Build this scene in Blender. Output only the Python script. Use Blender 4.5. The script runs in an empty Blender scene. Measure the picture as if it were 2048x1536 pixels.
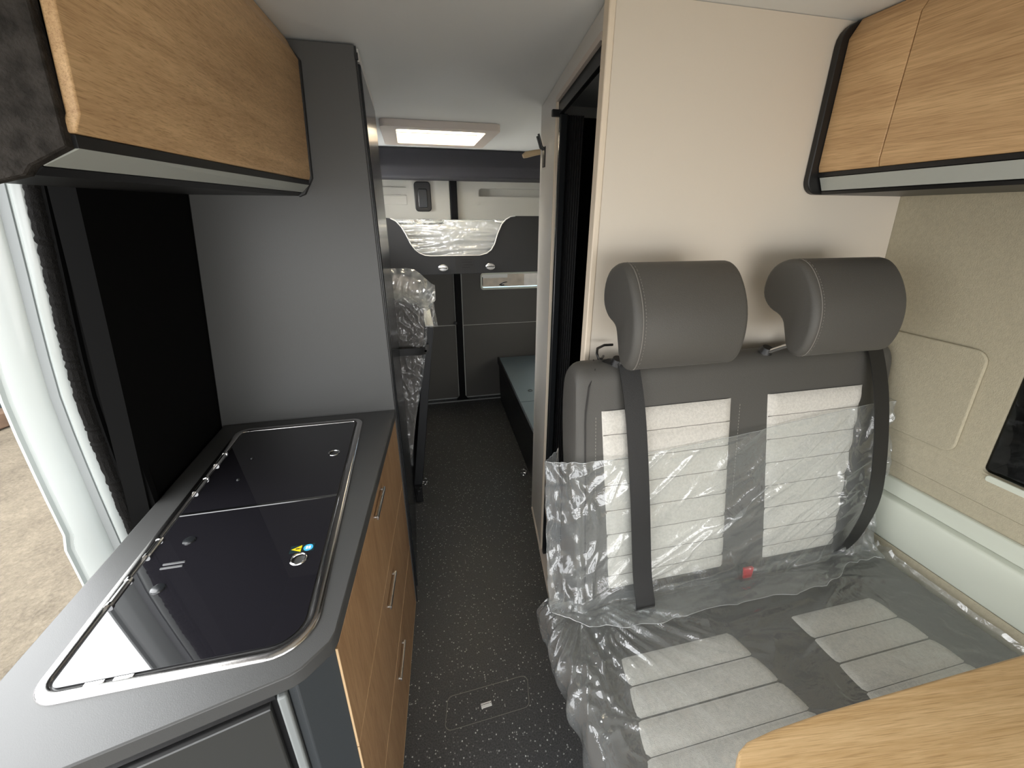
import bpy, bmesh, math, random
from mathutils import Vector, Matrix, noise
random.seed(7)
C = bpy.context.scene.collection
PI = math.pi

# ------------------------------------------------------------------ materials
def new_mat(name):
    m = bpy.data.materials.new(name); m.use_nodes = True
    nt = m.node_tree; nt.nodes.clear()
    out = nt.nodes.new('ShaderNodeOutputMaterial')
    return m, nt, out
def N(nt, typ, **kw):
    n = nt.nodes.new(typ)
    for k, v in kw.items():
        if k in n.inputs: n.inputs[k].default_value = v
        else: setattr(n, k, v)
    return n
def srgb(r, g, b):
    f = lambda c: (c/255/12.92) if c/255 <= .04045 else ((c/255+.055)/1.055)**2.4
    return (f(r), f(g), f(b), 1)
def plain(name, col, rough=.5, metal=0, bump=0, bscale=200, spec=.5, coat=0, mott=0, mscale=8, ior=1.5):
    m, nt, out = new_mat(name)
    p = N(nt, 'ShaderNodeBsdfPrincipled')
    p.inputs['Base Color'].default_value = col
    p.inputs['Roughness'].default_value = rough
    p.inputs['Metallic'].default_value = metal
    p.inputs['Specular IOR Level'].default_value = spec
    p.inputs['Coat Weight'].default_value = coat
    p.inputs['IOR'].default_value = ior
    nt.links.new(p.outputs[0], out.inputs[0])
    tc = N(nt, 'ShaderNodeTexCoord')
    if mott:
        n = N(nt, 'ShaderNodeTexNoise', Scale=mscale, Detail=4.0)
        nt.links.new(tc.outputs['Object'], n.inputs['Vector'])
        r = N(nt, 'ShaderNodeValToRGB')
        a = [max(0, c*(1-mott)) for c in col[:3]] + [1]; b = [min(1, c*(1+mott)) for c in col[:3]] + [1]
        r.color_ramp.elements[0].position = .35; r.color_ramp.elements[1].position = .65
        r.color_ramp.elements[0].color = a; r.color_ramp.elements[1].color = b
        nt.links.new(n.outputs['Fac'], r.inputs['Fac']); nt.links.new(r.outputs[0], p.inputs['Base Color'])
    if bump:
        n = N(nt, 'ShaderNodeTexNoise', Scale=bscale, Detail=3.0)
        nt.links.new(tc.outputs['Object'], n.inputs['Vector'])
        b = N(nt, 'ShaderNodeBump', Strength=bump, Distance=.002)
        nt.links.new(n.outputs['Fac'], b.inputs['Height']); nt.links.new(b.outputs[0], p.inputs['Normal'])
    return m
def wood(name, dark, light, scale=(30, 2.2, 30), rough=.42, rot=(0, 0, 0)):
    m, nt, out = new_mat(name)
    p = N(nt, 'ShaderNodeBsdfPrincipled', Roughness=rough)
    p.inputs['Specular IOR Level'].default_value = .35
    tc = N(nt, 'ShaderNodeTexCoord')
    mp0 = N(nt, 'ShaderNodeMapping'); mp0.inputs['Rotation'].default_value = rot
    nt.links.new(tc.outputs['Object'], mp0.inputs['Vector'])
    mp = N(nt, 'ShaderNodeMapping'); mp.inputs['Scale'].default_value = scale
    nt.links.new(mp0.outputs[0], mp.inputs['Vector'])
    big = N(nt, 'ShaderNodeTexNoise', Scale=.55, Detail=3.0, Distortion=.6)
    nt.links.new(mp.outputs[0], big.inputs['Vector'])
    fine = N(nt, 'ShaderNodeTexNoise', Scale=4.5, Detail=6.0, Roughness=.65, Distortion=.3)
    nt.links.new(mp.outputs[0], fine.inputs['Vector'])
    mp2 = N(nt, 'ShaderNodeMapping'); mp2.inputs['Scale'].default_value = tuple(s*(9 if s > 10 else 4) for s in scale)
    nt.links.new(mp0.outputs[0], mp2.inputs['Vector'])
    pore = N(nt, 'ShaderNodeTexNoise', Scale=1.6, Detail=2.0)
    nt.links.new(mp2.outputs[0], pore.inputs['Vector'])
    a1 = N(nt, 'ShaderNodeMix', data_type='FLOAT'); a1.inputs[0].default_value = .55
    nt.links.new(big.outputs['Fac'], a1.inputs[2]); nt.links.new(fine.outputs['Fac'], a1.inputs[3])
    r = N(nt, 'ShaderNodeValToRGB')
    r.color_ramp.elements[0].position = .36; r.color_ramp.elements[1].position = .62
    r.color_ramp.elements[0].color = dark; r.color_ramp.elements[1].color = light
    nt.links.new(a1.outputs[0], r.inputs['Fac'])
    pr = N(nt, 'ShaderNodeValToRGB')
    pr.color_ramp.elements[0].position = .33; pr.color_ramp.elements[1].position = .47
    pr.color_ramp.elements[0].color = (.70, .66, .60, 1); pr.color_ramp.elements[1].color = (1, 1, 1, 1)
    nt.links.new(pore.outputs['Fac'], pr.inputs['Fac'])
    mx = N(nt, 'ShaderNodeMix', data_type='RGBA', blend_type='MULTIPLY'); mx.inputs[0].default_value = .8
    nt.links.new(r.outputs[0], mx.inputs[6]); nt.links.new(pr.outputs[0], mx.inputs[7])
    nt.links.new(mx.outputs[2], p.inputs['Base Color'])
    b = N(nt, 'ShaderNodeBump', Strength=.15, Distance=.001)
    nt.links.new(pore.outputs['Fac'], b.inputs['Height']); nt.links.new(b.outputs[0], p.inputs['Normal'])
    nt.links.new(p.outputs[0], out.inputs[0])
    return m
def speckle(name, base, fleck, scale=160, rough=.45):
    m, nt, out = new_mat(name)
    p = N(nt, 'ShaderNodeBsdfPrincipled', Roughness=rough)
    tc = N(nt, 'ShaderNodeTexCoord')
    cols = []
    v = N(nt, 'ShaderNodeTexVoronoi', Scale=scale, Randomness=1.0)
    nt.links.new(tc.outputs['Object'], v.inputs['Vector'])
    sep = N(nt, 'ShaderNodeSeparateColor'); nt.links.new(v.outputs['Color'], sep.inputs[0])
    g = N(nt, 'ShaderNodeMath', operation='GREATER_THAN'); g.inputs[1].default_value = .86
    nt.links.new(sep.outputs[0], g.inputs[0])
    d = N(nt, 'ShaderNodeMath', operation='LESS_THAN'); d.inputs[1].default_value = .38
    nt.links.new(v.outputs['Distance'], d.inputs[0])
    mul = N(nt, 'ShaderNodeMath', operation='MULTIPLY')
    nt.links.new(g.outputs[0], mul.inputs[0]); nt.links.new(d.outputs[0], mul.inputs[1])
    sc = N(nt, 'ShaderNodeMath', operation='MULTIPLY'); nt.links.new(mul.outputs[0], sc.inputs[0]); nt.links.new(sep.outputs[1], sc.inputs[1])
    n = N(nt, 'ShaderNodeTexNoise', Scale=240.0, Detail=3.0)
    nt.links.new(tc.outputs['Object'], n.inputs['Vector'])
    r = N(nt, 'ShaderNodeValToRGB')
    r.color_ramp.elements[0].position = .38; r.color_ramp.elements[1].position = .66
    r.color_ramp.elements[0].color = tuple(c*.72 for c in base[:3])+(1,); r.color_ramp.elements[1].color = tuple(c*1.5 for c in base[:3])+(1,)
    nt.links.new(n.outputs['Fac'], r.inputs['Fac'])
    mx = N(nt, 'ShaderNodeMix', data_type='RGBA'); nt.links.new(sc.outputs[0], mx.inputs[0])
    nt.links.new(r.outputs[0], mx.inputs[6]); mx.inputs[7].default_value = fleck
    nt.links.new(mx.outputs[2], p.inputs['Base Color'])
    b = N(nt, 'ShaderNodeBump', Strength=.2, Distance=.001); nt.links.new(n.outputs['Fac'], b.inputs['Height']); nt.links.new(b.outputs[0], p.inputs['Normal'])
    nt.links.new(p.outputs[0], out.inputs[0])
    return m
def film(name, haze=.12, gloss=.10, rough=.1, tint=(.95, .97, .97, 1), bump=.3, bscale=22, hcol=(.82, .85, .86, 1)):
    m, nt, out = new_mat(name)
    t = N(nt, 'ShaderNodeBsdfTransparent'); t.inputs[0].default_value = tint
    g = N(nt, 'ShaderNodeBsdfGlossy', Roughness=rough); g.inputs[0].default_value = (1, 1, 1, 1)
    d = N(nt, 'ShaderNodeBsdfDiffuse'); d.inputs[0].default_value = hcol
    tr = N(nt, 'ShaderNodeBsdfTranslucent'); tr.inputs[0].default_value = hcol
    dd = N(nt, 'ShaderNodeMixShader'); dd.inputs[0].default_value = .4
    nt.links.new(d.outputs[0], dd.inputs[1]); nt.links.new(tr.outputs[0], dd.inputs[2])
    tc = N(nt, 'ShaderNodeTexCoord')
    n = N(nt, 'ShaderNodeTexNoise', Scale=bscale, Detail=4.0, Distortion=1.2)
    nt.links.new(tc.outputs['Object'], n.inputs['Vector'])
    b = N(nt, 'ShaderNodeBump', Strength=bump, Distance=.01)
    nt.links.new(n.outputs['Fac'], b.inputs['Height'])
    nt.links.new(b.outputs[0], g.inputs['Normal'])
    fc = N(nt, 'ShaderNodeLayerWeight', Blend=.5); nt.links.new(b.outputs[0], fc.inputs['Normal'])
    lw = N(nt, 'ShaderNodeMath', operation='POWER'); lw.inputs[1].default_value = 4.5; nt.links.new(fc.outputs['Facing'], lw.inputs[0])
    ad = N(nt, 'ShaderNodeMath', operation='ADD'); ad.inputs[1].default_value = gloss; ad.use_clamp = True
    nt.links.new(lw.outputs[0], ad.inputs[0])
    m1 = N(nt, 'ShaderNodeMixShader'); m1.inputs[0].default_value = haze
    nt.links.new(t.outputs[0], m1.inputs[1]); nt.links.new(dd.outputs[0], m1.inputs[2])
    m2 = N(nt, 'ShaderNodeMixShader'); nt.links.new(ad.outputs[0], m2.inputs[0])
    nt.links.new(m1.outputs[0], m2.inputs[1]); nt.links.new(g.outputs[0], m2.inputs[2])
    nt.links.new(m2.outputs[0], out.inputs[0])
    return m
def glassy(name, col, rough=.02, alpha=.35):
    m, nt, out = new_mat(name)
    t = N(nt, 'ShaderNodeBsdfTransparent'); t.inputs[0].default_value = col
    g = N(nt, 'ShaderNodeBsdfGlossy', Roughness=rough)
    f = N(nt, 'ShaderNodeFresnel', IOR=1.45)
    mx = N(nt, 'ShaderNodeMixShader'); nt.links.new(f.outputs[0], mx.inputs[0])
    nt.links.new(t.outputs[0], mx.inputs[1]); nt.links.new(g.outputs[0], mx.inputs[2])
    nt.links.new(mx.outputs[0], out.inputs[0])
    return m
def translucent(name, col):
    m, nt, out = new_mat(name)
    t = N(nt, 'ShaderNodeBsdfTranslucent'); t.inputs[0].default_value = col
    d = N(nt, 'ShaderNodeBsdfDiffuse'); d.inputs[0].default_value = col
    mx = N(nt, 'ShaderNodeMixShader'); mx.inputs[0].default_value = .25
    nt.links.new(t.outputs[0], mx.inputs[1]); nt.links.new(d.outputs[0], mx.inputs[2])
    nt.links.new(mx.outputs[0], out.inputs[0])
    return m

M = {}
M['oak'] = wood('oak_along', srgb(188, 151, 109), srgb(220, 184, 138), scale=(62, 2.6, 62))
M['oak_table'] = wood('oak_table', srgb(196, 160, 112), srgb(224, 191, 144), scale=(2.6, 60, 60), rot=(0, 0, .12))
M['oak_drawer'] = wood('oak_drawer', srgb(156, 120, 86), srgb(182, 146, 108), scale=(36, 36, 3.0), rough=.5)
M['oak_edge'] = plain('oak_edge', srgb(208, 176, 136), .45)
M['worktop'] = plain('worktop_laminate', srgb(72, 72, 71), .42, bump=.1, bscale=900, spec=.5)
M['charcoal'] = plain('charcoal_panel', srgb(56, 60, 63), .5, bump=.08, bscale=700)
M['wardrobe'] = plain('wardrobe_panel', srgb(78, 78, 77), .42, bump=.08, bscale=600)
M['blackgloss'] = plain('black_gloss', srgb(34, 36, 38), .22)
M['black'] = plain('black_plastic', srgb(24, 24, 25), .42)
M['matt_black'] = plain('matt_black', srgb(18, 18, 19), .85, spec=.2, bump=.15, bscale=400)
M['seal_black'] = plain('seal_black', srgb(14, 14, 14), .9, spec=.08)
M['felt'] = plain('dark_felt', srgb(52, 49, 46), 1.0, bump=1.0, bscale=260, spec=.1, mott=.35, mscale=60)
M['rubber'] = plain('rubber', srgb(18, 17, 16), .9, bump=.8, bscale=500, spec=.15)
M['steel'] = plain('stainless_steel', (.62, .60, .59, 1), .2, 1.0, bump=.04, bscale=300)
M['chrome'] = plain('chrome', (.8, .8, .8, 1), .12, 1.0)
M['satin'] = plain('satin_metal', (.66, .66, .66, 1), .3, 1.0)
M['glasslid'] = plain('black_glass', srgb(30, 29, 33), .02, spec=.5, coat=.6, ior=1.62)
M['ceiling'] = plain('ceiling_lining', srgb(228, 231, 231), .8, bump=.06, bscale=300)
M['cream'] = plain('cream_wall', srgb(214, 205, 191), .62, bump=.05, bscale=300)
M['greywall'] = plain('grey_wall', srgb(212, 210, 206), .5)
M['beige_trim'] = plain('beige_trim', srgb(226, 212, 192), .5)
M['fabricwall'] = plain('beige_fabric_wall', srgb(176, 168, 146), .95, bump=.5, bscale=420, spec=.15, mott=.05, mscale=120)
M['sill'] = plain('painted_sill', srgb(206, 210, 196), .4, bump=.03, bscale=200)
M['diffuser'] = plain('light_diffuser', srgb(176, 180, 174), .45)
M['vanwhite'] = plain('white_van_paint', srgb(186, 192, 190), .22, coat=.5)
M['vangrey'] = plain('grey_seam_sealer', srgb(132, 136, 136), .5)
M['leather'] = plain('taupe_leatherette', srgb(78, 76, 72), .55, bump=.25, bscale=600)
M['fabric'] = plain('light_grey_fabric', srgb(206, 202, 194), .95, bump=.7, bscale=500, spec=.15, mott=.07, mscale=160)
M['belt'] = plain('belt_webbing', srgb(25, 25, 25), .45, bump=.35, bscale=900)
M['seamgrey'] = plain('quilt_seam_grey', srgb(120, 116, 108), .9)
M['red'] = plain('red_button', srgb(210, 24, 36), .35)
M['floor'] = speckle('speckled_vinyl', srgb(66, 67, 68), srgb(200, 202, 200))
M['floorline'] = plain('hatch_joint', srgb(126, 126, 120), .5)
M['reardoor'] = plain('rear_door_lining', srgb(180, 180, 174), .6, bump=.05, bscale=200)
M['rearlow'] = plain('rear_door_lower_lining', srgb(88, 86, 83), .8, bump=.25, bscale=400)
M['bulkhead'] = plain('bulkhead_fabric', srgb(54, 54, 60), .9, bump=.2, bscale=400)
M['bedboard'] = plain('bed_board', srgb(36, 37, 39), .5, bump=.05, bscale=500)
M['boardedge'] = plain('board_edge', srgb(190, 190, 190), .4)
M['boxtop'] = plain('bench_box_top', srgb(96, 108, 114), .5)
M['mattress'] = plain('mattress_fabric', srgb(92, 84, 78), .9, bump=.5, bscale=300, mott=.2, mscale=40)
M['mattress_light'] = plain('mattress_light', srgb(222, 222, 224), .9, bump=.4, bscale=300)
M['fridgefront'] = plain('fridge_front', srgb(52, 52, 50), .4)
M['film'] = film('clear_film', haze=.15, gloss=.085, bump=.4)
M['film_loose'] = film('clear_film_loose', haze=.16, gloss=.10, rough=.08, bump=.7, bscale=35)
M['film_bright'] = film('white_film', haze=.42, gloss=.3, rough=.12, bump=.8, bscale=18)
M['blind'] = translucent('skylight_blind', (.92, .86, .74, 1))
M['tint'] = glassy('tinted_acrylic', (.05, .06, .06, 1))
M['clearpane'] = glassy('clear_acrylic', (.75, .85, .9, 1))
M['yellow'] = plain('sticker_yellow', srgb(238, 206, 20), .4)
M['blue'] = plain('sticker_blue', srgb(70, 180, 226), .4)
M['stickerdark'] = plain('sticker_dark', srgb(22, 44, 46), .4)
M['white'] = plain('white_plastic', srgb(232, 232, 228), .4)
M['offwhite'] = plain('warm_white_plastic', srgb(206, 196, 188), .45)
M['ink'] = plain('ink_grey', srgb(96, 96, 96), .6)
M['woodpeg'] = plain('pale_wood', srgb(196, 172, 136), .5)
M['timber'] = plain('weathered_timber', srgb(96, 76, 60), .9, bump=.6, bscale=60, mott=.2)
M['yardwall'] = plain('dark_yard_wall', srgb(60, 66, 68), .9)
def gravel():
    m, nt, out = new_mat('gravel')
    p = N(nt, 'ShaderNodeBsdfPrincipled', Roughness=.95)
    tc = N(nt, 'ShaderNodeTexCoord')
    n1 = N(nt, 'ShaderNodeTexNoise', Scale=2.2, Detail=8.0, Roughness=.75); nt.links.new(tc.outputs['Object'], n1.inputs['Vector'])
    n2 = N(nt, 'ShaderNodeTexVoronoi', Scale=28.0); nt.links.new(tc.outputs['Object'], n2.inputs['Vector'])
    n3 = N(nt, 'ShaderNodeTexNoise', Scale=45.0, Detail=6.0, Roughness=.8); nt.links.new(tc.outputs['Object'], n3.inputs['Vector'])
    mx = N(nt, 'ShaderNodeMix', data_type='FLOAT'); mx.inputs[0].default_value = .5
    nt.links.new(n1.outputs['Fac'], mx.inputs[2]); nt.links.new(n3.outputs['Fac'], mx.inputs[3])
    r = N(nt, 'ShaderNodeValToRGB'); r.color_ramp.elements[0].position = .38; r.color_ramp.elements[1].position = .62
    r.color_ramp.elements[0].color = srgb(98, 88, 74); r.color_ramp.elements[1].color = srgb(142, 131, 112)
    nt.links.new(mx.outputs[0], r.inputs['Fac']); nt.links.new(r.outputs[0], p.inputs['Base Color'])
    ad = N(nt, 'ShaderNodeMath', operation='ADD'); nt.links.new(n2.outputs['Distance'], ad.inputs[0]); nt.links.new(n3.outputs['Fac'], ad.inputs[1])
    b = N(nt, 'ShaderNodeBump', Strength=.9, Distance=.02); nt.links.new(ad.outputs[0], b.inputs['Height'])
    nt.links.new(b.outputs[0], p.inputs['Normal']); nt.links.new(p.outputs[0], out.inputs[0])
    return m
M['gravel'] = gravel()

# ------------------------------------------------------------------ mesh helpers
class MB:
    def __init__(s): s.v = []; s.f = []
    def add(s, vs, fs):
        o = len(s.v); s.v += [tuple(v) for v in vs]; s.f += [tuple(i+o for i in f) for f in fs]; return s
    def box(s, a, b):
        (x0, y0, z0), (x1, y1, z1) = a, b
        return s.hexa([(x0, y0, z0), (x1, y0, z0), (x1, y1, z0), (x0, y1, z0)], [(x0, y0, z1), (x1, y0, z1), (x1, y1, z1), (x0, y1, z1)])
    def hexa(s, bot, top): return s.loft([bot, top])
    def loft(s, rings, closed=True, caps=True):
        n = len(rings[0]); vs = [p for r in rings for p in r]; fs = []
        for k in range(len(rings)-1):
            for i in range(n if closed else n-1):
                j = (i+1) % n
                fs.append((k*n+i, k*n+j, (k+1)*n+j, (k+1)*n+i))
        if caps and closed:
            fs.append(tuple(reversed(range(n)))); fs.append(tuple((len(rings)-1)*n+i for i in range(n)))
        return s.add(vs, fs)
    def prism(s, poly, f0, f1):      # poly of 2D points, f0/f1 map them to the two end caps
        return s.loft([[f0(*p) for p in poly], [f1(*p) for p in poly]])
    def grid(s, nu, nv, f):
        vs = [f(i/(nu-1), j/(nv-1)) for j in range(nv) for i in range(nu)]
        return s.add(vs, [(j*nu+i, j*nu+i+1, (j+1)*nu+i+1, (j+1)*nu+i) for j in range(nv-1) for i in range(nu-1)])
    def tube(s, pts, r, n=10, caps=True):
        pts = [Vector(p) for p in pts]; rings = []; up = None
        for k, p in enumerate(pts):
            d = (pts[min(k+1, len(pts)-1)]-pts[max(k-1, 0)]).normalized()
            if up is None: up = Vector((0, 0, 1)) if abs(d.z) < .9 else Vector((1, 0, 0))
            a = d.cross(up).normalized(); b = a.cross(d).normalized(); up = b
            rr = r[k] if isinstance(r, (list, tuple)) else r
            rings.append([p+(a*math.cos(t)+b*math.sin(t))*rr for t in [2*PI*i/n for i in range(n)]])
        return s.loft(rings, caps=caps)
    def disc(s, c, ax, r, h, n=24):
        c = Vector(c); ax = Vector(ax).normalized()
        return s.tube([c, c+ax*h], r, n)
    def torus(s, c, ax, R, r, n=28, m=8):
        c = Vector(c); ax = Vector(ax).normalized()
        u = ax.orthogonal().normalized(); w = ax.cross(u)
        rings = []
        for k in range(n+1):
            t = 2*PI*k/n; d = u*math.cos(t)+w*math.sin(t)
            rings.append([c+d*(R+r*math.cos(q))+ax*r*math.sin(q) for q in [2*PI*i/m for i in range(m)]])
        return s.loft(rings, caps=False)
    def ribbon(s, path, widthvec, thick_n, w, t):
        rings = []
        for k, p in enumerate(path):
            p = Vector(p); wv = Vector(widthvec[k]).normalized() if isinstance(widthvec, list) else Vector(widthvec).normalized()
            d = (Vector(path[min(k+1, len(path)-1)])-Vector(path[max(k-1, 0)])).normalized()
            nn = wv.cross(d).normalized()
            ww = w[k] if isinstance(w, list) else w
            rings.append([p-wv*ww/2-nn*t/2, p+wv*ww/2-nn*t/2, p+wv*ww/2+nn*t/2, p-wv*ww/2+nn*t/2])
        return s.loft(rings)
def plate(outer, holes, fmap, t0, t1):
    """a slab with holes: 2D loops mapped by fmap(a, b, depth)"""
    bm = bmesh.new()
    for loop in [outer]+holes:
        vs = [bm.verts.new((p[0], p[1], 0)) for p in loop]
        for i in range(len(vs)): bm.edges.new((vs[i], vs[(i+1) % len(vs)]))
    bmesh.ops.triangle_fill(bm, use_beauty=True, use_dissolve=False, edges=bm.edges[:])
    bm.verts.ensure_lookup_table(); bm.verts.index_update()
    vs2 = [(v.co.x, v.co.y) for v in bm.verts]; fs = [[v.index for v in f.verts] for f in bm.faces]
    bd = [(e.verts[0].index, e.verts[1].index) for e in bm.edges if len(e.link_faces) == 1]
    bm.free()
    n = len(vs2); mb = MB()
    vs = [fmap(a, b, t0) for a, b in vs2]+[fmap(a, b, t1) for a, b in vs2]
    ff = [tuple(f) for f in fs]+[tuple(i+n for i in reversed(f)) for f in fs]+[(a, b, b+n, a+n) for a, b in bd]
    return mb.add(vs, ff)
def rrect(x0, y0, x1, y1, r, n=6):
    rs = r if isinstance(r, (list, tuple)) else [r]*4   # order: (x0,y0) (x1,y0) (x1,y1) (x0,y1)
    out = []
    for (cx, cy, a0, rr) in ((x0+rs[0], y0+rs[0], PI, rs[0]), (x1-rs[1], y0+rs[1], 1.5*PI, rs[1]), (x1-rs[2], y1-rs[2], 0, rs[2]), (x0+rs[3], y1-rs[3], .5*PI, rs[3])):
        for k in range(n+1):
            t = a0+.5*PI*k/n; out.append((cx+rr*math.cos(t), cy+rr*math.sin(t)))
    return out
def obj(name, mb, mat, parent=None, bevel=0, seg=2, smooth=False, subd=0, angle=35, label=None):
    me = bpy.data.meshes.new(name); me.from_pydata(mb.v, [], mb.f); me.update()
    bm = bmesh.new(); bm.from_mesh(me); bmesh.ops.remove_doubles(bm, verts=bm.verts[:], dist=1e-6)
    bmesh.ops.recalc_face_normals(bm, faces=bm.faces[:]); bm.to_mesh(me); bm.free()
    o = bpy.data.objects.new(name, me); C.objects.link(o); me.materials.append(mat if not isinstance(mat, str) else M[mat])
    if subd:
        s = o.modifiers.new('s', 'SUBSURF'); s.levels = subd; s.render_levels = subd
    if bevel:
        b = o.modifiers.new('b', 'BEVEL'); b.width = bevel; b.segments = seg; b.limit_method = 'ANGLE'; b.angle_limit = math.radians(30)
        b.harden_normals = False
    if smooth or bevel:
        for p in me.polygons: p.use_smooth = True
        if not subd and smooth != 'all':
            try: me.set_sharp_from_angle(angle=math.radians(angle))
            except Exception: pass
    if parent:
        o.parent = parent
        loc = Vector(parent.location) if parent.type == 'EMPTY' else Vector((0, 0, 0))   # every mesh keeps world coordinates
        o.matrix_parent_inverse = Matrix.Translation(-loc)
    if label: o['label'] = label
    return o
def thing(name, label, cat, loc, group=None):
    o = bpy.data.objects.new(name, None); C.objects.link(o); o.location = loc
    o.empty_display_size = .05
    o['label'] = label; o['category'] = cat; o['kind'] = 'thing'
    if group: o['group'] = group
    return o
def tag(o, label, cat, group=None):
    o['label'] = label; o['category'] = cat; o['kind'] = 'thing'
    if group: o['group'] = group
    return o
def struct(name, mb, mat, parent=None, label=None, **kw):
    o = obj(name, mb, mat, parent, **kw)
    if not parent: o['kind'] = 'structure'
    if label: o['label'] = label
    return o
def B(a, b): return MB().box(a, b)
def lerp(a, b, t): return a+(b-a)*t
def xr(z): return 1.286+.0967*(1.456-z)          # right wall leans in towards the roof
def xl(z): return -.622+.115*(z-.893)            # left wall likewise

# ------------------------------------------------------------------ shell
CEIL = 1.90
struct('floor', B((-.75, -1.3, -.06), (1.45, 3.42, 0)), 'floor')
sky = rrect(-.02, 2.27, .40, 2.68, .02)
struct('ceiling', plate([(-.8, -1.3), (1.45, -1.3), (1.45, 3.42), (-.8, 3.42)], [sky], lambda a, b, c: (a, b, c), CEIL, CEIL+.05), 'ceiling')

# right wall with its window
win = rrect(.02, .916, .589, 1.30, .012)
struct('wall_right', plate([(-1.3, 0), (3.42, 0), (3.42, 1.95), (-1.3, 1.95)], [win], lambda a, b, c: (xr(b)+c, a, b), 0, .05), 'fabricwall')
fm = lambda a, b, c: (xr(b)+c, a, b)
w1 = struct('window_1', plate(rrect(-.01, .886, .619, 1.33, .03), [rrect(.035, .931, .574, 1.285, .012)], fm, .052, .075), 'matt_black', bevel=.002)
struct('window_pane', MB().prism(rrect(.021, .917, .588, 1.299, .0115), lambda a, b: fm(a, b, .010), lambda a, b: fm(a, b, .014)), 'tint', w1)
struct('window_sill', MB().prism(rrect(.03, .897, .575, .916, .008), lambda a, b: fm(a, b, -.006), lambda a, b: fm(a, b, -.0005)), 'sill', w1, bevel=.002)
struct('window_catch', B((xr(1)+.017, .49, 1.01), (xr(1)+.04, .54, 1.02)), 'satin', w1, bevel=.002)
# round knob seen behind the pane
struct('window_knob', MB().torus((xr(.98)+.048, .47, .985), (1, 0, .1), .035, .008), 'satin', w1, smooth=True)
# wall trims along the right wall
acc = tag(obj('access_panel', MB().prism(rrect(.648, .928, .935, 1.208, .03), lambda a, b: fm(a, b, -.009), lambda a, b: fm(a, b, -.0005)), 'fabricwall', bevel=.004, seg=3), 'beige fabric service flap set in the wall beside the bench backrest', 'access panel')
struct('trim_1', MB().prism([(-.006, .90), (0, .912), (.001, .83), (-.006, .835)], lambda a, b: (xr(b)+a, -1.0, b), lambda a, b: (xr(b)+a, .939, b)), 'fabricwall', smooth=True)
struct('trim_2', MB().prism([(0, .785), (-.012, .783), (-.012, .732), (0, .730)], lambda a, b: (xr(b)+a, -1.0, b), lambda a, b: (xr(b)+a, .939, b)), 'sill', bevel=.003)
struct('trim_3', MB().prism([(0, .729), (-.02, .722), (-.024, .71), (-.008, .570), (0, .566)], lambda a, b: (xr(b)+a, -1.0, b), lambda a, b: (xr(b)+a, .939, b)), 'sill', bevel=.004, seg=3)
struct('trim_4', MB().prism([(0, .566), (-.004, .566), (-.03, .46), (0, .44)], lambda a, b: (xr(b)+a, -1.0, b), lambda a, b: (xr(b)+a, .939, b)), 'fabricwall')

# cream bathroom partition facing the camera, with its corner post
def aw(s): return .414+.148*(s-.94)           # aisle-side wall of the bathroom runs slightly outwards
struct('wall_bathroom', MB().prism([(.424, 0), (xr(0)-.001, 0), (xr(CEIL)-.001, CEIL-.001), (.424, CEIL-.001)], lambda a, b: (a, .94, b), lambda a, b: (a, .965, b)), 'cream')
struct('trim_5', B((aw(.94)-.005, .9385, .001), (aw(.94)+.010, .966, CEIL-.002)), 'beige_trim', bevel=.003, seg=3)
# aisle side of the bathroom: jamb, doorway and the wall behind it
al = lambda s, z, c: (aw(s)+c, s, z)
struct('wall_aisle', plate([(.967, .0), (.992, .0), (.992, 1.853), (1.50, 1.853), (1.50, 0), (1.80, 0), (1.80, CEIL-.002), (.967, CEIL-.002)], [], al, 0, .022), 'greywall')
struct('trim_6', MB().prism([(.992, 1.838), (1.50, 1.838), (1.50, 1.853), (.992, 1.853)], lambda a, b: al(a, b, -.004), lambda a, b: al(a, b, .02)), 'offwhite')
struct('trim_7', MB().prism([(1.487, .001), (1.502, .001), (1.502, 1.845), (1.487, 1.845)], lambda a, b: al(a, b, -.003), lambda a, b: al(a, b, .024)), 'beige_trim', bevel=.002)
struct('trim_8', MB().prism([(.97, .0005), (1.80, .0005), (1.80, .012), (.97, .012)], lambda a, b: al(a, b, -.008), lambda a, b: al(a, b, .028)), 'offwhite', bevel=.003)
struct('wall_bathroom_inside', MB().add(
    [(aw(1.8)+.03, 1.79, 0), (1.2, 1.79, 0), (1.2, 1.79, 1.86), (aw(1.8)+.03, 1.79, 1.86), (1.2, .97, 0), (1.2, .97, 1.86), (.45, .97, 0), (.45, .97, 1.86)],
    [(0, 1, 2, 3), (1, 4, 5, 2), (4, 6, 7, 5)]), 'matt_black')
struct('wall_bathroom_rear', B((aw(1.8), 1.80, 0), (xr(0), 1.82, CEIL-.002)), 'greywall')
# black roll-up door and its head track
t = thing('roller_door', 'black ribbed roll door pushed back inside the bathroom doorway', 'door', (aw(1.45), 1.46, .012))
mb = MB(); pts = []
for k in range(9):
    u0 = k*.0085
    pts += [(u0, .0), (u0+.0045, -.006), (u0+.0085, .0)]
prof = [(aw(1.47)+.012+a, 1.47+b) for a, b in pts]+[(aw(1.47)+.012+.0765, 1.484), (aw(1.47)+.012, 1.484)]
obj('slat_curtain', mb.prism(prof, lambda a, b: (a, b, .013), lambda a, b: (a, b, 1.80)), 'black', t)
obj('lead_rail', B((aw(1.45)+.004, 1.448, .013), (aw(1.45)+.030, 1.466, 1.80)), 'blackgloss', t, bevel=.004)
mb = MB()
for c in (0.004, .012): mb.prism([(.995, 1.802), (1.484, 1.802), (1.484, 1.836), (.995, 1.836)], lambda a, b: al(a, b, c), lambda a, b: al(a, b, c+.005))
mb.prism([(.995, 1.826), (1.484, 1.826), (1.484, 1.836), (.995, 1.836)], lambda a, b: al(a, b, .004), lambda a, b: al(a, b, .03))
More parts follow.
